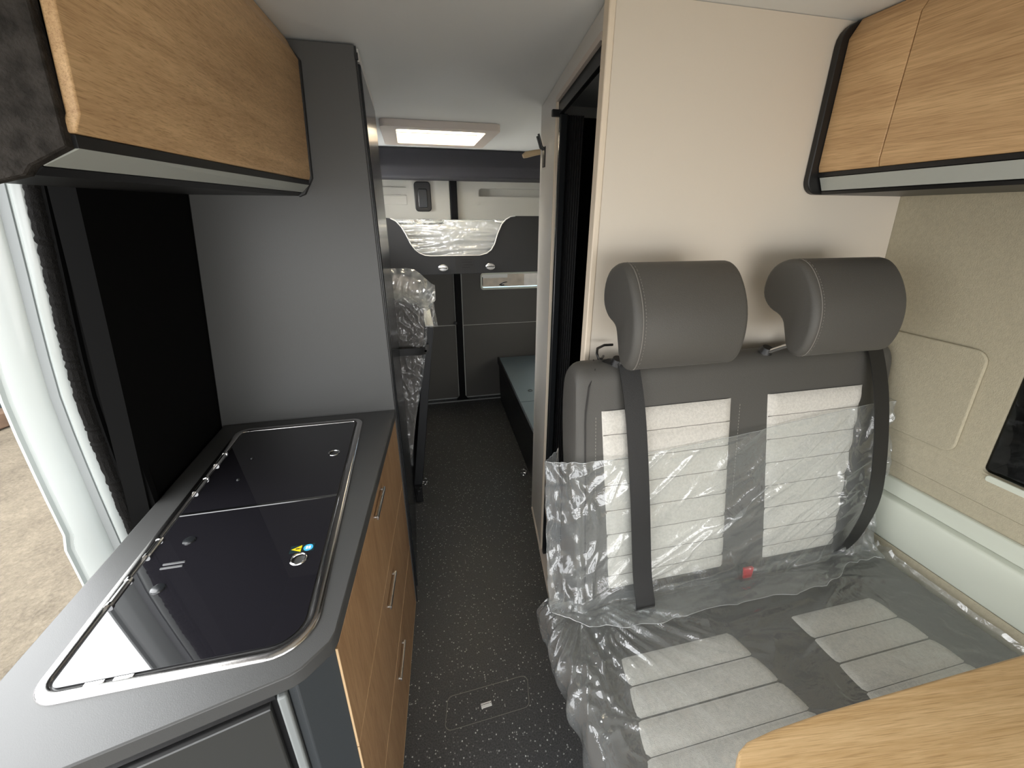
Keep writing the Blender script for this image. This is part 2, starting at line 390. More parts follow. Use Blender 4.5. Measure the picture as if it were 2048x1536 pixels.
obj('head_track', mb, 'black', t)
obj('catch', B((aw(1.48)-.020, 1.470, 1.795), (aw(1.48)+.02, 1.484, 1.815)), 'black', t, bevel=.002)

# left: black lined wall behind the worktop, other wall lengths, door header
lw = lambda y0, y1, z0, z1, t=.04: MB().prism([(y0, z0), (y1, z0), (y1, z1), (y0, z1)], lambda a, b: (xl(b), a, b), lambda a, b: (xl(b)-t, a, b))
struct('wall_left', lw(.93, 1.335, .0, 1.90), 'seal_black')
struct('wall_left_rear', lw(1.335, 3.42, .0, 1.90), 'rearlow')
struct('wall_left_front', lw(-1.3, -.55, .0, 1.90), 'vanwhite')
struct('wall_left_header', lw(-.55, .93, 1.70, 1.90), 'felt')
struct('trim_9', MB().prism([(1.26, .999), (1.295, 1.004), (1.295, 1.085), (1.27, 1.09), (1.262, 1.08)], lambda a, b: (xl(b)+.0005, a+.012, b+.10), lambda a, b: (xl(b)+.010, a+.012, b+.10)), 'black', bevel=.002)

# white van pillar at the rear edge of the sliding door opening
PZ = [(-.30, -.675), (.2, -.686), (.55, -.689), (.81, -.688), (.96, -.687), (1.14, -.682), (1.27, -.667), (1.39, -.649), (1.56, -.625), (1.75, -.594), (1.95, -.56)]
def px_(z):
    for (z0, x0), (z1, x1) in zip(PZ, PZ[1:]):
        if z <= z1: return lerp(x0, x1, (z-z0)/(z1-z0))
    return PZ[-1][1]
def PO(z):   # extra outward reach of the pillar edge, with the step near the sill
    if z > .83: return 0
    if z > .79: return (.83-z)/.04*.010
    if z > .75: return .010
    return .010
SEC = [(0, .06), (0, 0), (-.006, -.010), (-.018, -.012), (-.026, 0), (-.034, .004), (-.052, .006), (-.060, -.004), (-.105, -.006), (-.112, .002), (-.118, .001), (-.121, -.006), (-.127, -.005), (-.130, .03), (-.130, .06)]
zs = [-.3, -.1, .2, .45, .6, .70, .75, .77, .79, .81, .83, .86, .92, 1.0, 1.08, 1.16, 1.24, 1.32, 1.40, 1.48, 1.56, 1.66, 1.78, 1.9]
rings = []
for z in zs:
    rings.append([(px_(z)+dx+(PO(z)*-1 if dx < -.1 else 0), .952+dy, z) for dx, dy in SEC])
struct('pillar_white', MB().loft(rings), 'vanwhite', smooth=True, angle=50)
rings = []
for z in zs:
    rings.append([(px_(z)-.0335+a, .9525+b, z) for a, b in ((-.0, .0), (-.018, .003), (-.018, .01), (0, .01))])
struct('trim_10', MB().loft(rings), 'vangrey', smooth=True)
# furry door seal and the dark trims beside it
seal = [(px_(z)+.013, .944, z) for z in zs if z >= .2]
mb = MB(); pts = [Vector(p) for p in seal]
fine = []
for a, b in zip(pts, pts[1:]):
    for k in range(16): fine.append(a.lerp(b, k/16))
mb.tube(fine, [.0145+.0032*noise.noise(p*170) for p in fine], 10)
struct('trim_11', mb, 'rubber', smooth=True)
mb = MB()
for (o0, o1, y0) in ((.026, .031, .938), (.034, .060, .945), (.060, .075, .937)):
    rings = []
    for z in zs:
        if z < .0: continue
        wx = min(px_(z)+o1, xl(z)+.012)
        rings.append([(px_(z)+o0, y0, z), (max(wx, px_(z)+o0+.002), y0, z), (max(wx, px_(z)+o0+.002), .955, z), (px_(z)+o0, .955, z)])
    mb.loft(rings)
struct('trim_12', mb, 'seal_black', smooth=True)

struct('wall_front', MB().box((-.75, -1.34, 1.52), (1.4, -1.30, CEIL)).box((-.75, -1.34, 0), (1.4, -1.30, .25)), 'charcoal')
# rear end: doors, centre seal, bulkhead, window
RY = 3.34
d1 = struct('door_1', MB().box((-1.0, RY, .03), (.314, RY+.04, 1.76)), 'reardoor', bevel=.006)
wr = rrect(.528, .962, 1.18, 1.078, .02)
rec = rrect(.525, 1.578, 1.15, 1.690, .022)
d2 = struct('door_2', plate([(.365, .03), (1.3, .03), (1.3, 1.76), (.365, 1.76)], [wr, rec], lambda a, b, c: (a, RY+c, b), 0, .04), 'reardoor')
struct('grab_recess', MB().box((.51, RY+.041, 1.56), (1.16, RY+.047, 1.70)).prism([(.0, .058), (.04, .048), (.04, 0), (0, 0)], lambda a, b: (.525, RY+a, 1.578+b), lambda a, b: (1.15, RY+a, 1.578+b)), 'reardoor', d2)
struct('grab_recess', MB().box((-.3, RY-.004, 1.575), (.004, RY-.0005, 1.632)).box((-.3, RY-.006, 1.632), (.004, RY-.0005, 1.640)).box((-.3, RY-.006, 1.684), (.004, RY-.0005, 1.690)), 'reardoor', d1, bevel=.003)
struct('lower_lining', B((-1.0, RY-.008, .035), (.306, RY-.0005, .672)), 'rearlow', d1, bevel=.006)
struct('middle_lining', B((-1.0, RY-.006, .678), (.306, RY-.0005, 1.13)), 'rearlow', d1, bevel=.006)
struct('lower_lining', B((.374, RY-.008, .035), (1.3, RY-.0005, .668)), 'rearlow', d2, bevel=.006)
mlin = plate([(.374, .674), (1.3, .674), (1.3, 1.13), (.374, 1.13)], [rrect(.52, .95, 1.19, 1.09, .026)], lambda a, b, c: (a, RY+c, b), -.006, -.0005)
struct('middle_lining', mlin, 'rearlow', d2)
struct('latch', B((.296, RY-.022, .683), (.318, RY-.0085, .706)), 'black', d1, bevel=.002)
pull = MB().prism(rrect(.060, 1.530, .176, 1.728, .025), lambda a, b: (a, RY-.014, b), lambda a, b: (a, RY-.0005, b))
hp = struct('pull_surround', pull, 'black', d1, bevel=.006, seg=3)
struct('pull_grip', MB().prism(rrect(.085, 1.555, .150, 1.68, .012), lambda a, b: (a, RY-.022, b), lambda a, b: (a, RY-.0142, b)), 'blackgloss', hp, bevel=.006)
struct('trim_13', MB().box((.315, RY-.02, .03), (.364, RY+.03, 1.76)).prism([(.29, .012), (.39, .012), (.364, .05), (.315, .05)], lambda a, b: (a, RY-.022, b), lambda a, b: (a, RY, b)), 'matt_black', bevel=.004)
w2 = struct('window_2', plate(rrect(.520, .954, 1.19, 1.086, .026), [rrect(.534, .968, 1.174, 1.072, .016)], lambda a, b, c: (a, RY+c, b), -.012, .045), 'sill', bevel=.003)
struct('window_pane', B((.53, RY+.02, .964), (1.18, RY+.026, 1.076)), 'clearpane', w2)
struct('window_blind', B((.534, RY+.006, 1.042), (.745, RY+.009, 1.074)), 'white', w2)
struct('window_latch', MB().tube([(.675, RY+.004, .985), (.69, RY+.001, .995), (.71, RY, 1.005), (.74, RY, 1.008)], .004).tube([(.69, RY, .978), (.685, RY, .99), (.70, RY, .984), (.715, RY, .985)], .005), 'black', w2, smooth=True)
struct('window_stay', B((.536, RY+.002, .99), (.542, RY+.012, 1.05)), 'black', w2)
struct('trim_14', B((-.95, 3.312, 0.0005), (1.3, 3.318, .012)), 'vangrey', bevel=.002)
struct('wall_rear', MB().prism([(3.02, CEIL-.001), (3.02, 1.795), (3.06, 1.735), (3.42, 1.735), (3.42, CEIL-.001)], lambda a, b: (-1.0, a, b), lambda a, b: (1.2, a, b)), 'bulkhead', bevel=.012, seg=3)
struct('wall_rear_outer', MB().box((-1.0, RY+.05, 0), (.52, RY+.08, 1.76)).box((1.19, RY+.05, 0), (1.35, RY+.08, 1.76)).box((.52, RY+.05, 0), (1.19, RY+.08, .95)).box((.52, RY+.05, 1.09), (1.19, RY+.08, 1.76)), 'vanwhite')

# skylight
t = thing('skylight', 'off-white roof hatch with its pale blind drawn, glowing above the aisle', 'skylight', (.19, 2.47, CEIL))
so = rrect(-.09, 2.20, .46, 2.75, .03)
fr = plate(so, [sky], lambda a, b, c: (a, b, c), CEIL-.001, CEIL-.030)
obj('frame', fr, 'offwhite', t, bevel=.006, seg=3)
obj('blind', B((-.02, 2.27, CEIL+.012), (.40, 2.56, CEIL+.016)), 'blind', t)
obj('blind', B((-.02, 2.572, CEIL+.012), (.40, 2.68, CEIL+.016)), 'blind', t)
obj('blind_bar', B((-.02, 2.558, CEIL+.004), (.40, 2.574, CEIL+.018)), 'offwhite', t, bevel=.002)

# ------------------------------------------------------------------ outside
struct('ground', MB().grid(60, 60, lambda u, v: (-14+28*u, -10+26*v, -.55+.02*noise.noise(Vector((u*60, v*60, 0))))), 'gravel', smooth=True)
K0, K1 = Vector((-5.2, 2.2, -.53)), Vector((-3.2, 7.5, -.53))
dK = (K1-K0).normalized(); nK = Vector((-dK.y, dK.x, 0))
mb = MB(); r0 = lambda P: [P, P+nK*.16, P+nK*.16+Vector((0, 0, .16)), P+Vector((0, 0, .16))]
mb.loft([r0(K0), r0(K1)])
tag(obj('timber_kerb', mb, 'timber', bevel=.015), 'weathered brown timber kerb lying on the gravel outside the side door', 'kerb')
W0 = K0+nK*.6-dK*3; W1 = K1+nK*.6
struct('wall_yard', MB().loft([[W0, W0+nK*.2, W0+nK*.2+Vector((0, 0, 2.2)), W0+Vector((0, 0, 2.2))], [W1, W1+nK*.2, W1+nK*.2+Vector((0, 0, 2.2)), W1+Vector((0, 0, 2.2))]]), 'yardwall')

struct('wall_yard_rear', MB().box((-8, 9, -.6), (9, 9.3, 1.0)), 'timber')
# ------------------------------------------------------------------ wardrobe
t = thing('wardrobe', 'tall dark grey wardrobe rising from the far end of the worktop to the ceiling', 'wardrobe', (-.35, 1.6, 0))
obj('carcass', MB().prism([(-.70, 0), (-.10, 0), (-.10, 1.893), (xl(1.893)+.003, 1.893), (xl(.5)+.003, .5), (xl(0)+.003, 0)][1:], lambda a, b: (a, 1.345, b), lambda a, b: (a, 1.88, b)), 'black', t)
obj('front_panel', MB().prism([(xl(.0)+.004, .002), (-.0955, .002), (-.0955, 1.894), (xl(1.894)+.004, 1.894)], lambda a, b: (a, 1.326, b), lambda a, b: (a, 1.3445, b)), 'wardrobe', t, bevel=.0015)
wd = obj('door', B((-.0995, 1.352, .06), (-.086, 1.872, 1.862)), 'blackgloss', t, bevel=.003)
obj('edge_strip', B((-.0953, 1.3275, .004), (-.0915, 1.3435, 1.892)), 'black', t)
obj('top_strip', B((-.0995, 1.35, 1.866), (-.088, 1.878, 1.893)), 'greywall', t)
obj('hinge', B((-.0955, 1.318, 1.862), (-.088, 1.3258, 1.876)), 'black', t)

# ------------------------------------------------------------------ kitchen block
FA, FB = Vector((-.097, 1.3235, 0)), Vector((-.165, .503, 0))        # drawer front line
fd = (FB-FA).normalized(); fn = Vector((-fd.y, fd.x, 0))             # fn points into the aisle
if fn.x < 0: fn = -fn
def fp(s, z, off): p = FA+fd*s+fn*off; return (p.x, p.y, z)
FL = (FB-FA).length
WT = .893
outline = [(-.612, 1.3235), (-.0945, 1.3235), (-.1635, .512), (-.170, .494), (-.203, .461), (-.218, .453), (-.448, .397), (-.612, .356)]
t = tag(obj('worktop', MB().prism(outline, lambda a, b: (a, b, WT-.028), lambda a, b: (a, b, WT)), 'worktop', bevel=.0025, seg=2), 'dark grey laminate kitchen worktop holding the covered sink and hob', 'worktop')
inner = [(-.600, 1.3235), (-.122, 1.3235), (-.185, .525), (-.215, .472), (-.224, .470), (-.236, .468), (-.236, .9), (-.600, .9)]
t = thing('kitchen_cabinet', 'kitchen unit with three oak drawer fronts under the dark worktop', 'cabinet', (-.3, .9, 0))
obj('carcass', MB().prism(inner, lambda a, b: (a, b, 0), lambda a, b: (a, b, WT-.029)), 'charcoal', t)
obj('end_panel', MB().prism([(-.168, .506), (-.181, .512), (-.226, .471), (-.226, .456), (-.214, .458)], lambda a, b: (a, b, 0), lambda a, b: (a, b, WT-.029)), 'charcoal', t, bevel=.002)
obj('plinth', MB().prism([(0.004, -.02), (FL-.01, -.02), (FL-.01, -.012), (.004, -.012)], lambda a, b: fp(a, 0, b), lambda a, b: fp(a, .045, b)), 'black', t)
for k, (z0, z1, hz) in enumerate(((.602, .860, .835), (.3075, .600, .542), (.012, .3060, .255))):
    d = obj('drawer', MB().prism([(.004, z0), (FL-.004, z0), (FL-.004, z1), (.004, z1)], lambda a, b: fp(a, b, -.018), lambda a, b: fp(a, b, -.001)), 'oak_drawer', t, bevel=.001)
    hb = MB(); s0, s1 = .365, .475
    hb.tube([fp(s0, hz, -.001), fp(s0, hz, .008)], .0035, 8).tube([fp(s1, hz, -.001), fp(s1, hz, .008)], .0035, 8)
    hb.prism([(s0-.006, hz-.005), (s1+.006, hz-.005), (s1+.006, hz+.005), (s0-.006, hz+.005)], lambda a, b: fp(a, b, .006), lambda a, b: fp(a, b, .011))
    obj('handle', hb, 'satin', d, bevel=.001, label='slim satin metal bar handle')
    obj('edge_band', MB().prism([(.004, z0-.0002), (FL-.004, z0-.0002), (FL-.004, z0+.0018), (.004, z0+.0018)], lambda a, b: fp(a, b, -.010), lambda a, b: fp(a, b, -.0002)).prism([(FL-.0045, z0), (FL-.0025, z0), (FL-.0025, z1), (FL-.0045, z1)], lambda a, b: fp(a, b, -.018), lambda a, b: fp(a, b, -.0005)), 'oak_edge', d)

# fridge in the near end of the kitchen block
RA, RB = Vector((-.2265, .4535, 0)), Vector((-.600, .361, 0))
rd = (RB-RA).normalized(); rn = Vector((rd.y, -rd.x, 0))
if rn.y > 0: rn = -rn
def rp(s, z, off): p = RA+rd*s+rn*off; return (p.x, p.y, z)
t = thing('fridge', 'black fridge with pale side trims under the near end of the worktop', 'fridge', (-.4, .5, 0))
obj('casing', MB().prism([(.016, -.012), (.355, -.012), (.25, -.42), (.03, -.42)], lambda a, b: rp(a, .02, b), lambda a, b: rp(a, .862, b)), 'black', t)
def rbox(s0, s1, z0, z1, o0, o1): return MB().prism([(s0, z0), (s1, z0), (s1, z1), (s0, z1)], lambda a, b: rp(a, b, o0), lambda a, b: rp(a, b, o1))
dr = obj('door', rbox(.024, .34, .06, .845, -.011, .004), 'fridgefront', t, bevel=.003)
obj('door_edge', rbox(.024, .34, .8455, .849, -.011, .006), 'satin', dr)
obj('side_trim', rbox(.0005, .013, .02, .862, -.014, .007), 'vangrey', t, bevel=.003, label='pale grey vertical trim')
obj('top_trim', rbox(.016, .355, .853, .863, -.011, -.002), 'black', t)

# sink and hob under hinged black glass lids
t = thing('sink_hob_unit', 'stainless sink and hob unit under two black glass lids in the worktop', 'sink and hob', (-.37, .88, WT))
def ringp(k, z):
    x0, y0, x1, y1 = -.556+k, .483+k, -.192-k, 1.277-k
    return [(a, b, z) for a, b in rrect(x0, y0, x1, y1, [max(.004, .04-k), max(.004, .068-k), max(.004, .032-k), max(.004, .036-k)], 8)]
rim = MB().loft([ringp(0, WT), ringp(.0015, WT+.0035), ringp(.005, WT+.0055), ringp(.013, WT+.005), ringp(.0165, WT+.0035), ringp(.018, WT+.0005), ringp(.0185, WT-.02)], caps=False)
obj('rim', rim, 'steel', t, smooth=True, angle=60)
obj('basin', B((-.535, .503, WT-.12), (-.213, 1.257, WT-.0195)), 'black', t)
GX0, GX1 = -.534, -.214
for (y0, y1, rr, hole) in ((.505, .8695, [.012, .045, .004, .004], (-.255, .681)), (.8735, 1.256, [.004, .004, .014, .014], (-.250, 1.071))):
    near = y0 < .6
    lid = obj('glass_lid', plate(rrect(GX0, y0, GX1, y1, rr, 8), [[(hole[0]+.0125*math.cos(2*PI*i/20), hole[1]+.0125*math.sin(2*PI*i/20)) for i in range(20)]], lambda a, b, c: (a, b, c), WT-.004, WT+.003), 'glasslid', t, bevel=.0008)
    obj('finger_ring', MB().torus((hole[0], hole[1], WT+.0032), (0, 0, 1), .0135, .0022), 'chrome', lid, smooth=True, label='chrome ring round the finger hole')
    ey = y1 if near else y0
    obj('edge_trim', B((GX0, ey-.0012, WT-.004), (GX1, ey+.0012, WT+.0042)), 'chrome', lid)
    ys = ((.793, .754), (.691, .643)) if near else ((1.124, 1.074), (1.006, .955))
    for a, b in ys:
        hb = MB().tube([(-.5365, a, WT+.004), (-.5365, b, WT+.004)], .0045, 10)
        hb.disc((-.5365, a, WT+.004), (0, 1, 0), .0062, .006, 12).disc((-.5365, b-.006, WT+.004), (0, 1, 0), .0062, .006, 12)
        obj('hinge', hb, 'chrome', lid, smooth=True)
    for cx, cy in (((-.479, .782), (-.477, .662)) if near else ((-.46, 1.09), (-.46, .99))):
        obj('bumper', MB().loft([[(cx+r*math.cos(2*PI*i/20), cy+r*math.sin(2*PI*i/20), z) for i in range(20)] for r, z in ((.0115 if near else .005, WT+.003), (.0105 if near else .004, WT+.0052), (.006 if near else .002, WT+.0068))]), 'blackgloss', lid, smooth=True)
    if near:
        bx = MB()
        for cy in (.712, .722): bx.box((-.497, cy-.0016, WT+.003), (-.461, cy+.0016, WT+.0042))
        obj('clip_mark', bx, 'satin', lid)
        st = obj('warning_label', B((-.276, .699, WT+.003), (-.232, .7185, WT+.0034)), 'stickerdark', lid)
        obj('warning_triangle', MB().prism([(-.2735, .7085), (-.2555, .7172), (-.2555, .6998)], lambda a, b: (a, b, WT+.0034), lambda a, b: (a, b, WT+.0039)), 'yellow', st)
        obj('blue_disc', MB().disc((-.243, .7085, WT+.0034), (0, 0, 1), .0088, .0005), 'blue', st)
        mk = MB().box((-.266, .7072, WT+.0039), (-.2585, .7098, WT+.0041)).box((-.2572, .7074, WT+.0039), (-.2562, .7096, WT+.0041))
        obj('exclamation_mark', mk, 'stickerdark', st)
        bk = MB().box((-.2475, .7045, WT+.0039), (-.2435, .7125, WT+.00405)).box((-.2425, .7045, WT+.0039), (-.2385, .7125, WT+.00405))
        obj('booklet_symbol', bk, 'white', st)
obj('front_clip', B((-.49, .4975, WT+.001), (-.465, .5035, WT+.0045)), 'chrome', t, bevel=.001)
obj('front_clip', B((-.455, .4975, WT+.001), (-.43, .5035, WT+.0045)), 'chrome', t, bevel=.001)

# ------------------------------------------------------------------ left overhead cabinet
t = thing('overhead_cabinet', 'oak overhead cabinet above the worktop with a dark felt end panel', 'cabinet', (-.4, .95, 1.55))
NY, FY = .560, 1.322
def cab(pn, pf, s): return tuple(lerp(a, b, s) for a, b in zip(pn, pf))
# section points (near, far) of the wooden face
face_n = [(-.305, NY, 1.585), (-.3135, NY, 1.577)]
wn = [(-.3135, NY, 1.575), (-.305, NY, 1.592), (-.278, NY, 1.845), (-.300, NY, 1.897)]
wf = [(-.2445, FY, 1.587), (-.2405, FY, 1.598), (-.226, FY, 1.850), (-.252, FY, 1.897)]
th = .012
def back(p): return (p[0]-th, p[1], p[2])
door = MB().loft([wn+[back(p) for p in reversed(wn)], wf+[back(p) for p in reversed(wf)]])
obj('door', door, 'oak', t, bevel=.002)
obj('door_lip', MB().loft([[(-.334, NY+.002, 1.562), (-.316, NY+.002, 1.562), (-.3155, NY+.002, 1.574), (-.334, NY+.002, 1.574)], [(-.264, FY, 1.575), (-.2465, FY, 1.575), (-.2455, FY, 1.586), (-.264, FY, 1.586)]]), 'black', t)
strip = MB().loft([[(-.3165, NY+.004, 1.562), (-.352, NY+.004, 1.5455), (-.360, NY+.004, 1.552), (-.335, NY+.004, 1.5615)], [(-.2475, FY-.014, 1.575), (-.2665, FY-.014, 1.5575), (-.275, FY-.014, 1.562), (-.262, FY-.014, 1.574)]])
obj('light_strip', strip, 'diffuser', t, label='frosted grey light strip')
body = MB().loft([[(-.334, NY+.004, 1.5745), (-.334, NY+.004, 1.5625), (-.361, NY+.004, 1.5535), (-.353, NY+.004, 1.5445), (-.362, NY+.004, 1.537), (xl(1.537)+.004, NY+.004, 1.537), (xl(1.89)+.004, NY+.004, 1.896), (-.345, NY+.004, 1.896)],
                  [(-.265, FY, 1.5865), (-.264, FY, 1.5745), (-.276, FY, 1.5635), (-.268, FY, 1.5565), (-.277, FY, 1.549), (xl(1.549)+.004, FY, 1.549), (xl(1.89)+.004, FY, 1.896), (-.275, FY, 1.896)]])
obj('carcass', body, 'black', t)
endp = [(-.3195, 1.574), (-.320, 1.562), (-.3555, 1.5445), (-.363, 1.536), (-.395, 1.528), (-.62, 1.526), (-.70, 1.55), (-.70, 1.897), (-.318, 1.897), (-.296, 1.845)]
ep = []
def ring(y, k): return [(x-(.0 if x > -.40 else 0), y, z) for x, z in endp]
mb = MB().loft([[(x-.001, NY-.009, z+.001) for x, z in endp], [(x, NY-.007, z) for x, z in endp], [(x, NY+.0035, z) for x, z in endp]])
obj('end_panel', mb, 'felt', t, smooth=True, angle=25, label='dark felt covered end panel')
obj('end_rim', MB().loft([[(-.2555, FY-.012, 1.8975), (-.2235, FY-.012, 1.851), (-.2385, FY-.012, 1.592), (-.2625, FY-.012, 1.5535), (-.278, FY-.012, 1.547), (-.278, FY-.012, 1.56), (-.25, FY-.012, 1.60), (-.24, FY-.012, 1.85), (-.27, FY-.012, 1.8975)], [(-.2555, FY+.003, 1.8975), (-.2225, FY+.003, 1.851), (-.2375, FY+.003, 1.592), (-.2615, FY+.003, 1.5525), (-.278, FY+.003, 1.546), (-.278, FY+.003, 1.56), (-.25, FY+.003, 1.60), (-.24, FY+.003, 1.85), (-.27, FY+.003, 1.8975)]]), 'black', t)
mp = (-.2587, 1.155, 1.628)
obj('knot', MB().loft([[(mp[0]+.0035, mp[1]-.002, mp[2]), (mp[0]+.0035, mp[1], mp[2]-.006), (mp[0]+.0035, mp[1]+.002, mp[2]), (mp[0]+.0035, mp[1], mp[2]+.005)], [(mp[0]-.003, mp[1]-.002, mp[2]), (mp[0]-.003, mp[1], mp[2]-.006), (mp[0]-.003, mp[1]+.002, mp[2]), (mp[0]-.003, mp[1], mp[2]+.005)]]), plain('knot_brown', srgb(70, 44, 26), .6), t)

# ------------------------------------------------------------------ right overhead cabinet
t = thing('overhead_cabinet', 'oak overhead cabinet above the bench with a curved black rim', 'cabinet', (1.1, .5, 1.56))
Y0, Y1 = -.55, .924
def xs(pts, ya, yb): return MB().prism(pts, lambda a, b: (a, ya, b), lambda a, b: (a, yb, b))
fx = .972
dface = [(fx+.004, 1.600), (fx, 1.612), (fx-.004, 1.86), (fx+.018, 1.897), (fx+.036, 1.897), (fx+.014, 1.86), (fx+.018, 1.600)]
obj('door', xs(dface, .7835, Y1), 'oak', t, bevel=.0015, label='narrow oak door by the rim')
obj('door', xs(dface, Y0, .7815), 'oak', t, bevel=.0015, label='wide oak door')
obj('door_lip', xs([(fx+.005, 1.590), (fx+.03, 1.590), (fx+.03, 1.599), (fx+.005, 1.599)], Y0, Y1), 'black', t)
obj('light_strip', xs([(fx+.007, 1.5885), (fx+.022, 1.5605), (fx+.032, 1.566), (fx+.028, 1.5885)], Y0, Y1-.004), 'diffuser', t, label='frosted grey light strip')
obj('carcass', xs([(fx+.019, 1.6005), (fx+.031, 1.5995), (fx+.031, 1.589), (fx+.033, 1.565), (fx+.024, 1.5585), (fx+.03, 1.552), (xr(1.55)-.004, 1.552), (xr(1.89)-.004, 1.896), (fx+.037, 1.896), (fx+.015, 1.86)], Y0, Y1), 'black', t)
ro = []
for k in range(9):
    a = PI*1.5-k*(PI/2)/8
    ro.append((.953+.034+.034*math.cos(a), 1.552+.034+.034*math.sin(a)))
ro += [(.949, 1.85)]+[(.949+.055-.055*math.cos(q), 1.85+.047*math.sin(q)) for q in [PI/2*i/6 for i in range(1, 7)]]
rim_poly = [(xr(1.55)-.004, 1.552)]+ro+[(xr(1.89)-.004, 1.897)]
obj('rim', xs(rim_poly, Y1+.0005, .9395), 'black', t, bevel=.002)

# ------------------------------------------------------------------ bench seat
SLP = .1746
Nn = Vector((0, -.985, .172))
def bp(x, z, off=0): return Vector((x, .730+(z-.53)*SLP, z))+Nn*off
def loft_profile(poly, stations):
    cx = sum(p[0] for p in poly)/len(poly); cz = sum(p[1] for p in poly)/len(poly)
    rings = []
    for x, ins in stations:
        rg = []
        for y, z in poly:
            d = Vector((y-cx, z-cz)); L = d.length
            q = d*max(0.02, (L-ins)/L)
            rg.append((x, cx+q.x, cz+q.y))
        rings.append(rg)
    return MB().loft(rings)
def smooth_poly(poly, it=2):
    for _ in range(it):
        out = []
        for i, p in enumerate(poly):
            q = poly[(i+1) % len(poly)]
            out += [(p[0]*.75+q[0]*.25, p[1]*.75+q[1]*.25), (p[0]*.25+q[0]*.75, p[1]*.25+q[1]*.75)]
        poly = out
    return poly
def ends(x0, x1, r, n=6):
    st = []
    for k in range(n+1):
        a = PI/2*k/n; st.append((x0+r*(1-math.sin(a)), r*(1-math.cos(a)))) if False else st.append((x0+r*(1-math.cos(a)), r*(1-math.sin(a))))
    st += [(x1-r*(1-math.cos(PI/2*k/n)), r*(1-math.sin(PI/2*k/n))) for k in range(n, -1, -1)]
    return st
t = thing('travel_bench', 'double travel bench in taupe leatherette and pale fabric, half wrapped in plastic', 'seat', (.82, .6, 0))
seatroot = t
bprof = [(.722, .485), (.733, .56), (.80, .94), (.832, 1.115), (.838, 1.155), (.862, 1.178), (.90, 1.176), (.928, 1.145), (.931, 1.05), (.900, .80), (.865, .49), (.80, .47)]
back_o = obj('backrest', loft_profile(smooth_poly(bprof), ends(.350, 1.298, .030)), 'leather', t, smooth='all', label='taupe leatherette backrest')
# piping seams on the backrest edge
sm = MB()
sm.tube([bp(.371+.012*max(0, (z-1.06)/.09), z, .0035) for z in [.56+.03*i for i in range(20)]]+[(.40, .850, 1.166), (.41, .885, 1.178)], .0016, 6)
obj('seam_piping', sm, plain('seam_thread', srgb(44, 42, 40), .7), back_o)
def quilt(name, corner, z0, z1, seams, parent):
    # corner(z) -> (x0, x1); surface of puffed strips between the seam heights
    zsn = [z0]+list(seams)+[z1]
    zsn = sorted(zsn)
    rows = []
    for a, b in zip(zsn, zsn[1:]):
        for k in range(8): rows.append((lerp(a, b, k/8), math.sin(PI*k/8)**.55 if k else 0))
    rows.append((zsn[-1], 0))
    nu = 25; vs = []; fs = []
    for (z, h) in rows:
        x0, x1 = corner(z)
        for i in range(nu):
            u = i/(nu-1); e = min(1, min(u, 1-u)*24)
            vs.append(bp(lerp(x0, x1, u), z, .001+(.003+.009*h)*math.sqrt(e)))
    for j in range(len(rows)-1):
        for i in range(nu-1): fs.append((j*nu+i, j*nu+i+1, (j+1)*nu+i+1, (j+1)*nu+i))
    p = obj(name, MB().add(vs, fs), 'fabric', parent, smooth='all', label='pale grey quilted fabric panel')
    sm = MB()
    for z in seams:
        x0, x1 = corner(z)
        sm.tube([bp(lerp(x0, x1, i/24)+.001*(i == 0)-.001*(i == 24), z+.0006*math.sin(i*1.3), .0042) for i in range(25)], .0011, 5)
    obj('quilt_seam', sm, 'seamgrey', p)
    return p
sms = [1.008, .943, .876, .808, .742, .676, .622]
quilt('fabric_panel', lambda z: (lerp(.436, .413, (z-.6)/.47), lerp(.786, .772, (z-.6)/.47)), .585, 1.068, sms, back_o)
quilt('fabric_panel', lambda z: (lerp(.918, .884, (z-.6)/.47), lerp(1.168, 1.198, (z-.6)/.47)), .585, 1.068, sms, back_o)
# centre seams + stitching
st = MB()
for k in range(26):
    z = 1.055-.0085*k
    st.tube([bp(.398, z, .0022), bp(.398, z-.005, .0022)], .0008, 5)
obj('stitching', st, plain('stitch_grey', srgb(140, 136, 128), .7), back_o)
st = MB()
for k in range(30):
    z = 1.05-.0085*k
    st.tube([bp(.80, z, .0022), bp(.80, z-.005, .0022)], .0008, 5)
obj('stitching', st, plain('stitch_grey', srgb(140, 136, 128), .7), back_o)

# cushion
cprof = smooth_poly([(.28, .40), (.24, .42), (.225, .47), (.24, .512), (.30, .533), (.50, .536), (.66, .531), (.76, .525), (.80, .50), (.80, .41)])
cu = obj('cushion', loft_profile(cprof, ends(.283, 1.345, .028)), 'leather', t, smooth='all', label='taupe leatherette seat cushion')
def cpanel(xa, xb, ya, yb):
    ys = [ya-(ya-yb)*k/5.0 for k in range(6)]
    rows = []
    for a, b in zip(ys, ys[1:]):
        for k in range(8): rows.append((lerp(a, b, k/8), math.sin(PI*k/8)**.55 if k else 0))
    rows.append((ys[-1], 0))
    nu = 25; vs = []; fs = []
    for (y, h) in rows:
        f = (y-.585)/(-.197)
        x0 = lerp(xa[0], xa[1], f); x1 = lerp(xb[0], xb[1], f)
        for i in range(nu):
            u = i/(nu-1); e = min(1, min(u, 1-u)*24)
            vs.append((lerp(x0, x1, u), y, .531+(.003+.008*h)*math.sqrt(e)))
    for j in range(len(rows)-1):
        for i in range(nu-1): fs.append((j*nu+i, j*nu+i+1, (j+1)*nu+i+1, (j+1)*nu+i))
    return obj('fabric_panel', MB().add(vs, fs), 'fabric', cu, smooth='all', label='pale grey quilted fabric panel')
cpanel((.400, .352), (.705, .755), .588, .27)
cpanel((.884, .885), (1.156, 1.197), .590, .27)
